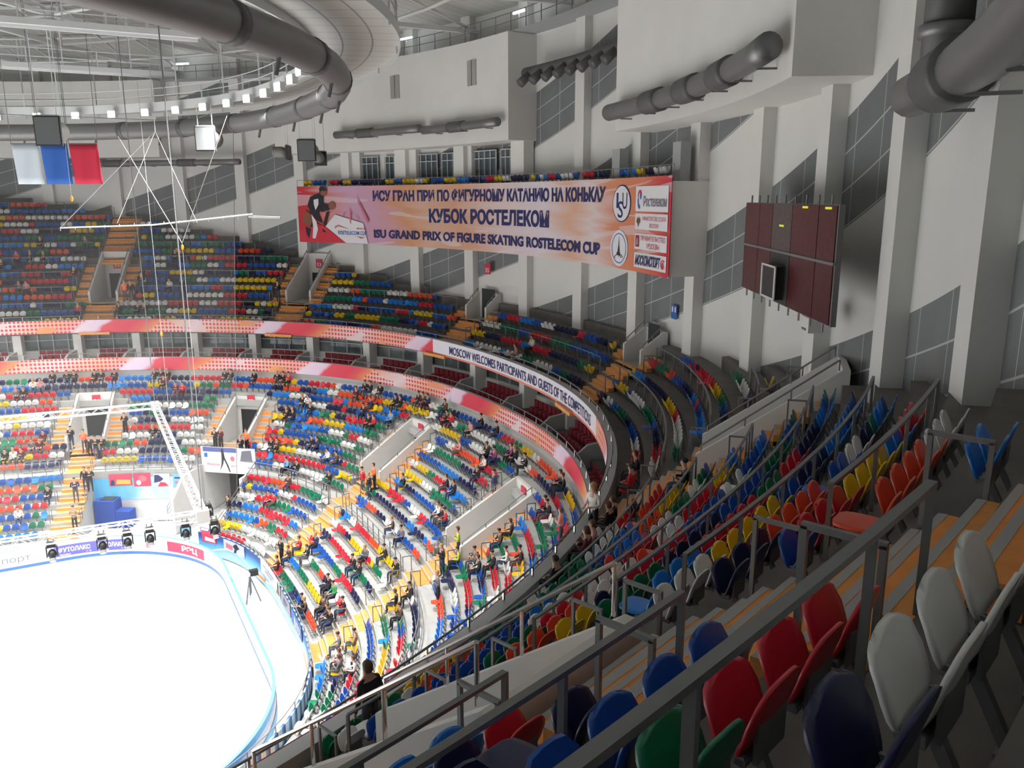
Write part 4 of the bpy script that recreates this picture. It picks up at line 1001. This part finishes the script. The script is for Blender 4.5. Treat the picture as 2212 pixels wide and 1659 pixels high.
def poster(name, label, c, a0, a1, z0, z1, cols, marks=()):
    h = thing(name, label, 'poster'); c2 = off(c, -.05)
    def f(u, w): p = cpt(c2, a0+(a1-a0)*u); return (*p, z0+(z1-z0)*w)
    def f2(u, w): p = cpt(off(c2, -.015), a0+(a1-a0)*u); return (*p, z0+(z1-z0)*w)
    b = MB()
    for i in range(6):
        u0, u1 = i/6, (i+1)/6; p0, p1 = f(u0, 0), f(u1, 0); d0, d1 = cpt(off(c2, .02), a0+(a1-a0)*u0), cpt(off(c2, .02), a0+(a1-a0)*u1)
        b.quad(p0, p1, f(u1, 1), f(u0, 1)); b.quad((*d0, z0), (*d0, z1), (*d1, z1), (*d1, z0))
    b.build('sheet', mat(name+'_'+label.split()[0]+'_sheet', cols, .6), h)
    for k, (poly, mm) in enumerate(marks): poly_print('printed_figure', [poly], f2, mm, h)
    return h, f2
FIGP = [(.55, .05), (.6, .4), (.75, .6), (.68, .75), (.6, .95), (.5, .8), (.42, .6), (.5, .4), (.45, .05)]
poster('poster', 'red poster with white lettering at the corner end of the blue barrier', CF_, 21.7, 19.6, .95, 1.75, (.62, .06, .12), [([(.2, .15), (.95, .1), (.9, .4), (.25, .5)], PWHITE)])
poster('poster', 'lilac poster with a dark skater beside the red poster on the barrier', CF_, 18.3, 14.2, .75, 1.5, (.58, .60, .76), [(FIGP, PDARK), ([(.1, .25), (.4, .2), (.4, .6), (.1, .7)], PPINK)])
h, f2 = poster('poster', 'large white poster with a small skater where the barrier steps out', CF_, 9.6, 2.0, .8, 1.85, (.76, .74, .78), [([(.78, .05), (.98, .1), (.93, .55), (.85, .4)], PSKIN), ([(.86, .4), (.9, .95), (.95, .6)], PDARK)])
lettering('ISU GRAND', lambda u, w: f2(.12+u*.55, .5+w*.16), mat('pale_grey_print', (.42, .42, .48), .6), h); lettering('PRIX', lambda u, w: f2(.2+u*.35, .25+w*.16), MATS['pale_grey_print'], h)
poster('poster', 'grey poster between the white poster and the blue lettered one', CF_, 1.6, -2.4, .75, 1.6, (.33, .30, .38), [([(.2, .1), (.5, .2), (.7, .6), (.3, .7)], PGREY)])
poster('poster', 'deep blue poster with white bars on the ice barrier', CF_, -2.8, -7.4, .7, 1.6, (.10, .16, .42), [([(.3, .1), (.42, .1), (.42, .7), (.3, .8)], PWHITE), ([(.5, .15), (.62, .15), (.62, .7), (.5, .75)], PWHITE), ([(.7, .2), (.82, .2), (.82, .65), (.7, .7)], PWHITE)])
poster('poster', 'red and grey poster low on the barrier close to the ice bend', CF_, -12.2, -17.5, .5, 1.55, (.35, .29, .29), [([(.15, .3), (.85, .35), (.85, .75), (.15, .7)], PPINK)])
poster('poster', 'white and pale blue poster beyond the red and grey one', CF_, -18.5, -23, .4, 1.5, (.55, .6, .68), [([(.2, .2), (.4, .2), (.4, .8), (.2, .8)], PBLUE), ([(.5, .25), (.75, .25), (.75, .7), (.5, .7)], PWHITE)])
# ---- blue banner over the pocket, posters on it, banner over the corner entrance
t_ = NT('blue_wave_banner', .5); v, x, y, z = t_.coord('UV'); nn_ = t_.noise(v, .5, 3, 1)
t_.out(t_.ramp(t_.M('ADD', t_.M('MULTIPLY', x, -.085), t_.M('ADD', 1.02, t_.M('MULTIPLY', t_.M('SUBTRACT', nn_, .5), .5))), [(.05, (.03, .10, .42)), (.3, (.04, .27, .66)), (.55, (.12, .50, .78)), (.75, (.40, .68, .82)), (.9, (.76, .78, .78))]))
pb = thing('pocket_banner', 'blue to white banner below the seats beside the corner entrance', 'banner'); C6 = off(CP, -.06)
b = strip(C6, 1.75, C6, 3.45, 31.8, 42.4, .5, uv=True); strip(off(CP, .0), 1.75, off(CP, 0), 3.45, 31.8, 42.4, .5, b=b); b.build('cloth', t_.m, pb)
b = MB(); b.tube([(*cpt(CP, a), 4.15) for a in np.arange(31.8, 42.6, .8)], .03, 6); b.build('top_rail', STEEL, pb)
poster('poster', 'red and yellow poster, first of four on the blue banner under the seats', C6, 40.4, 38.0, 2.85, 3.75, (.62, .06, .06), [([(.3, .15), (.95, .1), (.95, .5), (.35, .55)], mat('yellow_print', (.7, .45, .1), .6)), ([(.05, .05), (.25, .05), (.22, .5), (.1, .5)], NAVY)])
poster('poster', 'red poster with pale faces, second of four on the blue banner', C6, 37.8, 36.0, 2.75, 3.75, (.55, .10, .08), [(ell(.55, .6, .25, .25, 12), PPINK), (ell(.3, .3, .15, .2, 12), PWHITE)])
poster('poster', 'lilac poster with a dark skater, third of four on the blue banner', C6, 35.6, 33.9, 2.7, 3.7, (.42, .38, .60), [([(0, .3), (.4, .4), (.6, .6), (.3, .9), (.05, .9)], NAVY), ([(.2, 0), (.9, .05), (.7, .3), (.4, .35)], PRED)])
poster('poster', 'light blue poster with red words, last of four on the blue banner', C6, 33.6, 32.0, 2.6, 3.7, (.20, .47, .70), [([(.15, .3), (.85, .3), (.85, .45), (.15, .45)], PPINK), ([(.15, .65), (.8, .65), (.8, .75), (.15, .75)], NAVY)])
v = LV_[4]; eb = thing('entrance_banner', 'white banner with blue top band over the dark corner entrance', 'banner')
def ef(u, w, d=0): return v.P(-.98-d, 1.95-u*4.4, 3.3+w*2.0)
b = MB(); b.hexa([ef(0, 0), ef(1, 0), ef(1, 0, -.06), ef(0, 0, -.06), ef(0, 1), ef(1, 1), ef(1, 1, -.06), ef(0, 1, -.06)]); b.build('cloth', PWHITE, eb)
poly_print('printed_band', [[(.04, .82), (.66, .82), (.66, 1), (.04, 1)]], lambda u, w: ef(u, w, .012), mat('slate_blue_print', (.09, .12, .33), .6), eb)
poly_print('skater_print', [[(.38, .95), (.42, .95), (.43, .6), (.40, .35), (.34, .1), (.33, .05), (.37, .35), (.38, .6)], [(.42, .9), (.44, .6), (.5, .3), (.53, .05), (.51, .05), (.46, .35), (.42, .55)]], lambda u, w: ef(u, w, .014), PDARK, eb)
lettering('Welcome', lambda u, w: ef(.1+u*.24, .28+w*.1, .014), PPINK, eb); lettering('Sports', lambda u, w: ef(.54+u*.12, .25+w*.1, .014), PPINK, eb); poly_print('printed_mark', [[(.06, .6), (.12, .6), (.12, .76), (.06, .76)]], lambda u, w: ef(u, w, .014), PBLUE, eb)
poly_print('printed_mark', [ell(.58, .58, .04, .1, 12)], lambda u, w: ef(u, w, .014), PPINK, eb); poly_print('printed_mark', [[(.72, .5), (.95, .48), (.93, .95), (.76, .9)]], lambda u, w: ef(u, w, .014), PGREY, eb)
for sg, nm, L in ((2.05, 'flag', -5.6), (-2.75, 'scoreboard', -7.2)):
    for k in range(3):
        pass
    h = thing('entrance_railing', 'steel stair railing of three bars on the %s side of the corner entrance' % nm, 'railing')
    for q in (.35, .68, 1.0):
        b = MB(); b.tube([v.P(L, sg, 1.25+q), v.P(-.4, sg, 4.0+q)], .03, 6); b.build('bar', CHROME, h)
    for i in range(5):
        t = i/4; b = MB(); p = v.P(L+(-.4-L)*t, sg, 1.25+2.75*t); b.bar(p, p+Vector((0, 0, 1.0)), .05); b.build('post', CHROME, h)
bc = thing('blue_curtain', 'deep blue fabric booth in the open pocket by the ice', 'curtain'); p = Vector((24.2, 20.6, 0))
BLUEF = mat('deep_blue_fabric', (.02, .07, .36), .85)
b = MB(); rot = Matrix.Rotation(rad(-30), 3, 'Z'); b.box(p+Vector((0, 0, 1.0)), (1.5, 1.2, 2.0), 0, rot); b.build('booth', BLUEF, bc)
b = MB(); b.box(p+Vector((.9, -.6, .6)), (1.5, .9, 1.2), 0, rot); b.build('side_cover', BLUEF, bc); b = MB(); b.box(p+Vector((.1, -.1, 2.03)), (1.0, .7, .06), 0, rot); b.build('roof_opening', DARK, bc)

# ---- sector sign digits
for v in UV_+LV_:
    if hasattr(v, 'sign'):
        s_, al, zs = v.sign; lettering(vnum[v.name] if v.tier == 'U' else str(int(vnum[v.name])-50 if v.name != 'nought' else 0).rjust(2, '0')[-2:], lambda u, w: v.P(al-.01, .2-u*.4, zs-.24+w*.3), PWHITE, s_)

# ================================================================ FITTINGS
# ---- scoreboard
sb = thing('scoreboard', 'dark red segmented LED scoreboard bolted to the wall columns', 'scoreboard')
A_, B_ = Vector((50*cos(rad(-24.9)), 50*sin(rad(-24.9)), 0)), Vector((50*cos(rad(-36.2)), 50*sin(rad(-36.2)), 0)); D_ = (B_-A_); SW = D_.length; D_.normalize(); N_ = Vector((-D_.y, D_.x, 0)); N_ = N_ if N_.dot(A_) < 0 else -N_
SBP = lambda u, d, z: A_+D_*(SW*u)+N_*d+Vector((0, 0, z))
def sbox(b, u0, u1, z0, z1, d0, d1, m=0): b.hexa([SBP(u, d, z) for z in (z0, z1) for u, d in ((u0, d0), (u1, d0), (u1, d1), (u0, d1))], m)
b = MB(); sbox(b, 0, 1, 20.25, 23.3, -.14, 0); b.build('cabinet', mat('scoreboard_grey', (.15, .15, .15), .6), sb)
t_ = NT('led_panel_red', .35); vv, x, y, z = t_.coord('Object'); t_.out(t_.ramp(t_.noise(vv, 9, 4), [(.35, (.040, .004, .007)), (.65, (.105, .008, .012))])); LEDR = t_.m
t_ = NT('led_panel_grey', .4); vv, x, y, z = t_.coord('Object'); t_.out(t_.ramp(t_.noise(vv, 9, 4), [(.35, (.055, .045, .045)), (.65, (.11, .085, .085))])); LEDG = t_.m
for u0, u1, z0, z1, m in ((.01, .21, 21.87, 23.27, LEDR), (.215, .38, 21.87, 23.27, LEDR), (.385, .60, 21.87, 23.27, LEDG), (.605, .845, 21.87, 23.27, LEDR), (.85, .99, 21.87, 23.27, LEDR),
                          (.01, .21, 20.28, 21.80, LEDR), (.215, .38, 20.28, 21.80, LEDR), (.385, .60, 20.28, 21.80, mat('scoreboard_black', (.03, .03, .03), .5)), (.605, .845, 20.28, 21.80, LEDR), (.85, .99, 20.28, 21.80, LEDR)):
    b = MB(); sbox(b, u0, u1, z0, z1, 0, .03); b.build('led_panel', m, sb)
b = MB(); sbox(b, 0, 1.0, 21.80, 21.87, 0, .06); b.build('cross_bar', STEEL, sb)
b = MB(); sbox(b, .41, .56, 20.42, 21.42, .03, .3); b.build('camera_box', MATS['scoreboard_black'], sb)
b = MB(); [sbox(b, *q, .3, .33) for q in ((.40, .57, 21.38, 21.44), (.40, .57, 20.4, 20.46), (.40, .415, 20.4, 21.44), (.555, .57, 20.4, 21.44))]; b.build('camera_box_frame', WFRAME, sb)
for k in range(9):
    b = MB(); u = .06+k*.108; b.bar(SBP(u, -.05, 20.0), SBP(u, -.05, 20.3), .04); b.build('mounting_rod', STEEL, sb); b = MB(); b.bar(SBP(u, -.05, 23.25), SBP(u, -.05, 23.55), .04); b.build('mounting_rod', STEEL, sb)
for u, z in ((.47, 22.6), (.70, 23.18), (.90, 23.18)):
    b = MB(); sbox(b, u, u+.05, z, z+.06, .03, .04); b.build('lit_segment', mat('yellow_green_led', (.55, .6, .05), .5, emit=.6), sb)
h = thing('wall_box', 'small white control box on the wall just under the scoreboard', 'box'); b = MB(); sbox(b, .58, .66, 19.55, 20.0, -.9, -.5); b.build('case', WHITE, h); b = MB(); sbox(b, .6, .64, 19.6, 19.66, -.5, -.48); b.build('connector', STEEL, h)
h = thing('wall_sign', 'small blue sign on the wall above the fourth upper ramp', 'sign'); a = -10.3
b = MB(); b.add([azfn(51.4, -12.5, -13.2, 17.5, 18.2, .03)(u, w) for u, w in ((0, 0), (1, 0), (1, 1), (0, 1))], [(0, 1, 2, 3)]); b.build('plate', PBLUE, h); lettering('II', azfn(51.4, -12.6, -13.1, 17.85, 18.12, .05), PWHITE, h)
# ---- air ducts
def duct(label, R, z, r, a0, a1, sleeves, group='wall air ducts'):
    h = thing('air_duct', label, 'duct', group); n = max(4, int(abs(a1-a0)/1.5)); P_ = [(R*cos(rad(a0+(a1-a0)*i/n)), R*sin(rad(a0+(a1-a0)*i/n)), z) for i in range(n+1)]
    b = MB(); b.tube(P_, r, 16); b.build('pipe', DUCT, h, True)
    for q in sleeves:
        a = a0+(a1-a0)*q; b = MB(); b.tube([(R*cos(rad(a+k)), R*sin(rad(a+k)), z) for k in (-1.0, -.5, 0, .5, 1.0)], r*1.25, 16); b.build('sleeve', DUCT_D, h, True)
    for i in range(1, n, 2):
        x, y, _z = P_[i]; b = MB(); b.bar((x, y, z-r), (x*(R+.8)/R, y*(R+.8)/R, z-r), .06); b.build('bracket', STEEL, h)
    return h
duct('straight grey air duct with two dark sleeves on the bulkhead above the glazed bays', 48.7, 28.35, .29, 27.5, 16.3, (.35,)); duct('grey air duct ending free at the edge of the smaller bulkhead', 48.7, 28.2, .29, 15.8, 5.6, (.45,))
duct('thick grey air duct with open round end on the large bulkhead', 48.7, 27.6, .40, -9.9, -32.0, (.28, .5, .72)); duct('heavy grey air duct curving past the wall columns overhead', 50.5, 25.45, .42, -40.2, -57, (.2,)); duct('slim grey air duct behind the hanging flags on the far wall', 49.8, 26.6, .26, 62, 41, (.3, .7))
h = thing('air_riser', 'dark vertical air duct rising beside the wall columns', 'duct'); a = rad(-41.8); b = MB(); b.tube([(50.7*cos(a), 50.7*sin(a), z) for z in (25.5, 28, 31, 35)], .42, 16); b.build('pipe', DUCT_D, h, True); b = MB(); b.tube([(50.7*cos(a), 50.7*sin(a), z) for z in (26.3, 26.5)], .5, 16); b.build('flange', DUCT, h, True)
h = thing('nozzle_duct', 'dark air duct with a row of downward nozzles between the two bulkheads', 'duct'); P_ = [(50.2*cos(rad(a)), 50.2*sin(rad(a)), 31.05) for a in np.arange(4.4, -9.2, -.8)]
b = MB(); b.tube(P_, .38, 14); b.build('pipe', DUCT_D, h, True)
for p in P_[1::2]:
    b = MB(); b.tube([(p[0]*.995, p[1]*.995, 30.9), (p[0]*.982, p[1]*.982, 30.35)], [.24, .3], 12); b.build('nozzle', DUCT_D, h, True)
h = thing('ring_duct', 'large grey ring-shaped air duct hung under the catwalk', 'duct'); RP = [(*cpt(CW(0), a), 28.0) for a in range(0, 360, 3)]
b = MB(); b.tube(RP, .55, 16, closed=True); b.build('pipe', DUCT, h, True)
for a in range(0, 360, 9):
    p = [(*cpt(CW(0), a+k), 28.0) for k in (-.35, .35)]
    if not in_view(p[0], 60): continue
    b = MB(); b.tube(p, .585, 16); b.build('clamp_ring', DUCT_D, h, True)
    q = cpt(CW(.1), a+4); b = MB(); b.tube([(*q, 27.6), (*cpt(CW(-.05), a+4), 27.0)], .07, 8); b.build('nozzle', DUCT, h)
# ---- floodlights on the catwalk, fluorescent tubes on the gallery
EMIT = mat('floodlight_glow', (1, .98, .94), .3, emit=14); hd = MB(); hd.box((0, 0, 0), (.55, .3, .45)); HEAD = hd.mesh('lamp_housing', WSTEEL); ln = MB(); ln.box((0, .165, -.02), (.48, .03, .36)); LENS = ln.mesh('lens', EMIT)
k_ = 0
for a in range(-40, 170, 5):
    x, y = cpt(CW(-1.25), a); z = 28.95
    if not in_view((x, y, z), 10): continue
    k_ += 1; h = thing('floodlight', 'bright white floodlight, %s along the catwalk counted from the thick duct bend' % ordw(k_), 'floodlight', 'catwalk floodlights', (x, y, z), math.atan2(-y-10, 5-x)-PI/2)
    link('lens', LENS, link('lamp_housing', HEAD, h))
for a, z, nm in ((5.0, 34.75, 'closer to the large bulkhead'), (19.5, 34.9, 'above the smaller bulkhead grilles'), (47, 34.9, 'beyond the ring duct')):
    h = thing('tube_light', 'glowing fluorescent tube on the upper gallery, %s' % nm, 'lamp', 'gallery tube lights'); c, s_ = 50*cos(rad(a)), 50*sin(rad(a)); t = Vector((-sin(rad(a)), cos(rad(a)), 0))
    b = MB(); p = Vector((c, s_, z)); b.bar(p-t*.6, p+t*.6, .13); b.build('tube', mat('tube_glow', (.9, .97, 1), .4, emit=7), h); b = MB(); b.bar(p-Vector((0, 0, 1.1)), p-Vector((0, 0, .07)), .05); b.build('stand', WSTEEL, h)
# ---- hanging loudspeakers
def speaker(label, p, s_, yaw, top, screen=True):
    h = thing('hanging_speaker', label, 'loudspeaker', 'loudspeakers under the catwalk', p, yaw)
    b = MB(); b.box((0, -.08, 0), (s_*1.12, .16, s_*1.3)); b.build('case', mat('speaker_black', (.03, .03, .035), .6), h)
    b = MB(); b.box((0, -.18, 0), (s_, .05, s_*1.18)); b.build('grille', mat('speaker_grey_grille', (.13, .135, .14), .8), h)
    b = MB(); b.tube([(0, .05, 0), (0, .5*s_, .05), (0, 1.25*s_, .05), (0, 1.35*s_, .05)], [.42*s_, .5*s_, .5*s_, .3*s_], 14); b.build('drum', mat('speaker_beige_drum', (.20, .195, .18), .6), h, True)
    b = MB()
    for q in (-.4, .4): b.bar((q*s_, 0, .6*s_), (q*s_, .0, top-p[2]), .035)
    b.bar((-.5*s_, 0, .68*s_), (.5*s_, 0, .68*s_), .07); b.build('hanger', WSTEEL, h)
speaker('largest hanging loudspeaker, in front of the three flags', (23.29, 6.74, 26.93), 1.15, rad(-18), 33); speaker('hanging loudspeaker beside the crossed cables over the ice', (31.61, 10.45, 27.0), 1.1, rad(-30), 29)
speaker('grey faced loudspeaker of the cluster by the banner corner', (38.53, 13.63, 26.64), 1.1, rad(-26), 29.2); speaker('small dark loudspeaker turned away, beside the grey faced one', (37.83, 16.32, 26.6), .75, rad(60), 29.2); speaker('small pale loudspeaker hung lowest of the cluster by the banner', (39.84, 15.14, 26.2), .75, rad(150), 29.2)
# ---- safety net behind the boards of the far side
nt = thing('safety_net', 'fine pale safety net hanging behind the boards of the far rink side', 'net')
m = bpy.data.materials.new('fine_netting'); m.use_nodes = True; q = m.node_tree; bs = q.nodes['Principled BSDF']; bs.inputs['Base Color'].default_value = (.6, .6, .6, 1); tn = q.nodes.new('ShaderNodeBsdfTransparent'); mx = q.nodes.new('ShaderNodeMixShader'); mx.inputs[0].default_value = .05
q.links.new(tn.outputs[0], mx.inputs[1]); q.links.new(bs.outputs[0], mx.inputs[2]); q.links.new(mx.outputs[0], q.nodes['Material Output'].inputs[0])
b = MB(); b.quad((-18, 15.6, 1.5), (32.5, 15.6, 1.5), (34.2, 15.6, 28.4), (-18, 15.6, 28.4)); b.build('mesh_sheet', m, nt)
b = MB(); b.tube([(32.5, 15.6, 1.5), (34.2, 15.6, 28.4)], .02, 5); b.tube([(-18, 15.6, 28.4), (34.2, 15.6, 28.4)], .03, 5); b.build('border_rope', STEEL, nt)
# ---- flags
for nm, col, p0, p1 in (('white', (.66, .72, .80), (21.41, 9.92), (22.72, 9.22)), ('blue', (.035, .13, .48), (22.79, 9.19), (24.10, 8.49)), ('red', (.62, .03, .07), (24.17, 8.46), (25.55, 7.72))):
    h = thing('hanging_flag', '%s cloth flag hanging from the roof over the ice' % nm, 'flag', 'three flags over the ice'); b = MB(); n = 8; a, c = Vector((*p0, 0)), Vector((*p1, 0)); d = (c-a).normalized(); nn = Vector((-d.y, d.x, 0))
    for i in range(n+1):
        for j in range(7):
            t = j/6; q = a+(c-a)*(i/n)+nn*(.05*sin(i*1.3+t*2)*(.3+t))+d*.09*t; b.v.append((q.x, q.y, 26.4-2.12*t))
    for i in range(n):
        for j in range(6): k = i*7+j; b.face((k, k+1, k+8, k+7))
    o = b.build('cloth', mat(nm+'_flag_cloth', col, .8), h, True); o.modifiers.new('t', 'SOLIDIFY').thickness = .01
    b = MB(); b.bar(a+Vector((0, 0, 26.42)), c+Vector((0, 0, 26.42)), .06); b.build('batten', STEEL, h)
    for q in (a, c): b = MB(); b.bar(q+Vector((0, 0, 26.42)), q+Vector((0, 0, 37.5)), .03); b.build('wire', STEEL, h)
# ---- rigging cables over the ice
def cables(label, segs, bits=()):
    h = thing('rigging_cable', label, 'cable', 'rigging over the ice')
    for a, c, r in segs: b = MB(); b.tube([a, c], r*.7, 6); b.build('rope', mat('grey_rope', (.45, .46, .46), .7), h)
    for p in bits: b = MB(); b.ball(p, (.08, .08, .16)); b.build('turnbuckle', mat('orange_turnbuckle', (.8, .3, .03), .5), h)
cables('white cables spreading from one point down to a thin pipe', [((28.72, 9.74, 27.31), (23.28, 11.26, 21.86), .03), ((28.72, 9.74, 27.31), (26.22, 9.75, 22.11), .03), ((28.72, 9.74, 27.31), (28.8, 9.7, 37.5), .03), ((28.72, 9.74, 27.31), (30.4, 8.2, 22.1), .015)])
cables('pair of white cables meeting at an orange turnbuckle', [((26.65, 8.41, 26.86), (29.16, 5.6, 21.08), .03), ((32.1, 5.78, 27.97), (29.16, 5.6, 21.08), .03), ((29.16, 5.6, 21.08), (29.2, 5.55, 10.4), .018)], [(29.16, 5.6, 20.85)])
cables('thin plumb cable with turnbuckle hanging in front of the flags', [((24.0, 7.6, 33), (24.0, 7.6, 23.6), .015)], [(24.0, 7.6, 23.5)]); cables('thin plumb cable down to the truss corner', [((28.0, 9.6, 30), (28.0, 9.6, 10.3), .018)], [(28.0, 9.6, 15.5)])
h = thing('hanging_pipe', 'thin white pipe with short drops hanging over the ice', 'pipe'); b = MB(); b.tube([(23.28, 11.26, 21.86), (28, 8.8, 22.0), (33.2, 6.2, 22.6)], .05, 6); b.build('pipe', WSTEEL, h)
for k in range(14): t = k/13; q = Vector((23.28, 11.26, 21.86)).lerp(Vector((33.2, 6.2, 22.5)), t); b = MB(); b.bar(q, q-Vector((0, 0, .18)), .04); b.build('drop', WSTEEL, h)
b = MB(); b.bar((33.0, 6.3, 22.45), (34.6, 5.4, 22.4), .12); b.build('end_bar', WSTEEL, h)
# ---- lighting truss over the ice with moving heads
TZ_ = 9.5; tr = thing('lighting_truss', 'rectangular aluminium box truss hung over the ice', 'truss'); ALU = mat('aluminium_tube', (.70, .71, .72), .3, .6)
def span(p, q, s_=.38, seg=.5):
    p, q = Vector(p), Vector(q); d = (q-p).normalized(); sd = Vector((-d.y, d.x, 0)); n = int((q-p).length/seg)
    for a in (-1, 1):
        for z in (-1, 1): b = MB(); o_ = sd*a*s_/2+Vector((0, 0, z*s_/2)); b.tube([p+o_, q+o_], .038, 6); b.build('chord', ALU, tr)
    b = MB()
    for i in range(n):
        u, w = p+d*(i*seg), p+d*((i+1)*seg); e = 1 if i % 2 else -1
        for a in (-1, 1): b.bar(u+sd*a*s_/2+Vector((0, 0, e*s_/2)), w+sd*a*s_/2-Vector((0, 0, e*s_/2)), .025)
        for z in (-1, 1): b.bar(u+sd*e*s_/2+Vector((0, 0, z*s_/2)), w-sd*e*s_/2+Vector((0, 0, z*s_/2)), .022)
    b.build('lattice', ALU, tr)
c1, c2 = (27.6, -6.4, TZ_), (27.75, 16.6, TZ_); span((-8, -4.2, TZ_), c1); span(c1, c2); span(c2, (-8, 19.5, TZ_))
for c in (c1, c2): b = MB(); b.box(c, (.55, .55, .55)); b.build('corner_block', ALU, tr)
for c in (c1, c2, (10, -5.3, TZ_), (10, 17.9, TZ_)): b = MB(); b.tube([Vector(c), (c[0], c[1], 37)], .03, 5); b.build('hoist_chain', STEEL, tr)
BLACK = mat('black_fixture', (.018, .018, .02), .45)
for x, y, dz, nm in ((21.53, -5.9, 0, 'first'), (23.46, -6.0, 0, 'second'), (24.46, -6.1, 0, 'third'), (25.37, -6.15, 0, 'fourth'), (26.84, -6.3, 0, 'fifth'), (28.05, -6.6, 0, 'sixth'), (28.1, -4.3, .3, 'seventh')):
    h = thing('moving_head_light', 'black moving head light under the truss, %s toward its corner' % nm, 'stage light', 'moving heads on the truss', (x, y, TZ_-.25))
    b = MB(); b.box((0, 0, -.1), (.34, .28, .2)); b.build('base', BLACK, h); b = MB()
    for q in (-.2, .2): b.box((q, 0, -.4), (.05, .2, .45))
    b.build('yoke', BLACK, h); b = MB(); b.ball((0, 0, -.55), (.17, .2, .25)); hd_ = b.build('head', BLACK, h, True); b = MB(); b.tube([(0, -.12, -.7), (0, -.2, -.8)], .13, 12); b.build('lens', mat('lens_grey', (.25, .26, .28), .1), hd_)
    b = MB(); b.bar((-.1, 0, 0), (-.1, 0, .2), .05); b.bar((.1, 0, 0), (.1, 0, .2), .05); b.build('clamp', STEEL, h)
# ---- camera crane beside the boards
h = thing('camera_crane', 'television camera crane with white boom beside the rink end', 'camera'); p = Vector((31.0, 3.6, 0))
b = MB(); b.bar(p+Vector((-1.0, .35, 1.75)), p+Vector((.1, -.05, 1.6)), .24, .2); b.build('boom', WSTEEL, h); b = MB(); b.box(p+Vector((.3, .05, 1.65)), (.5, .3, .35)); b.build('camera_body', BLACK, h)
for q in ((-.35, -.6), (.5, -.55), (.1, .55)): b = MB(); b.tube([p+Vector((.05, 0, 1.5)), p+Vector((q[0], q[1], 0))], .045, 6); b.build('tripod_leg', STEEL, h)
b = MB(); b.tube([p+Vector((.05, 0, .4)), p+Vector((.05, 0, 1.55))], .07, 8); b.build('column', STEEL, h)
h = thing('waste_bin', 'small light blue bin with a red top behind the rink boards', 'bin'); b = MB(); b.tube([(28.9, 15.6, 0), (28.9, 15.6, .75)], [.3, .34], 12); b.build('bucket', mat('bin_light_blue', (.16, .46, .72), .6), h); b = MB(); b.ball((28.75, 15.65, .95), (.16, .16, .25)); b.build('lid', mat('bin_red', (.6, .08, .06), .6), h)
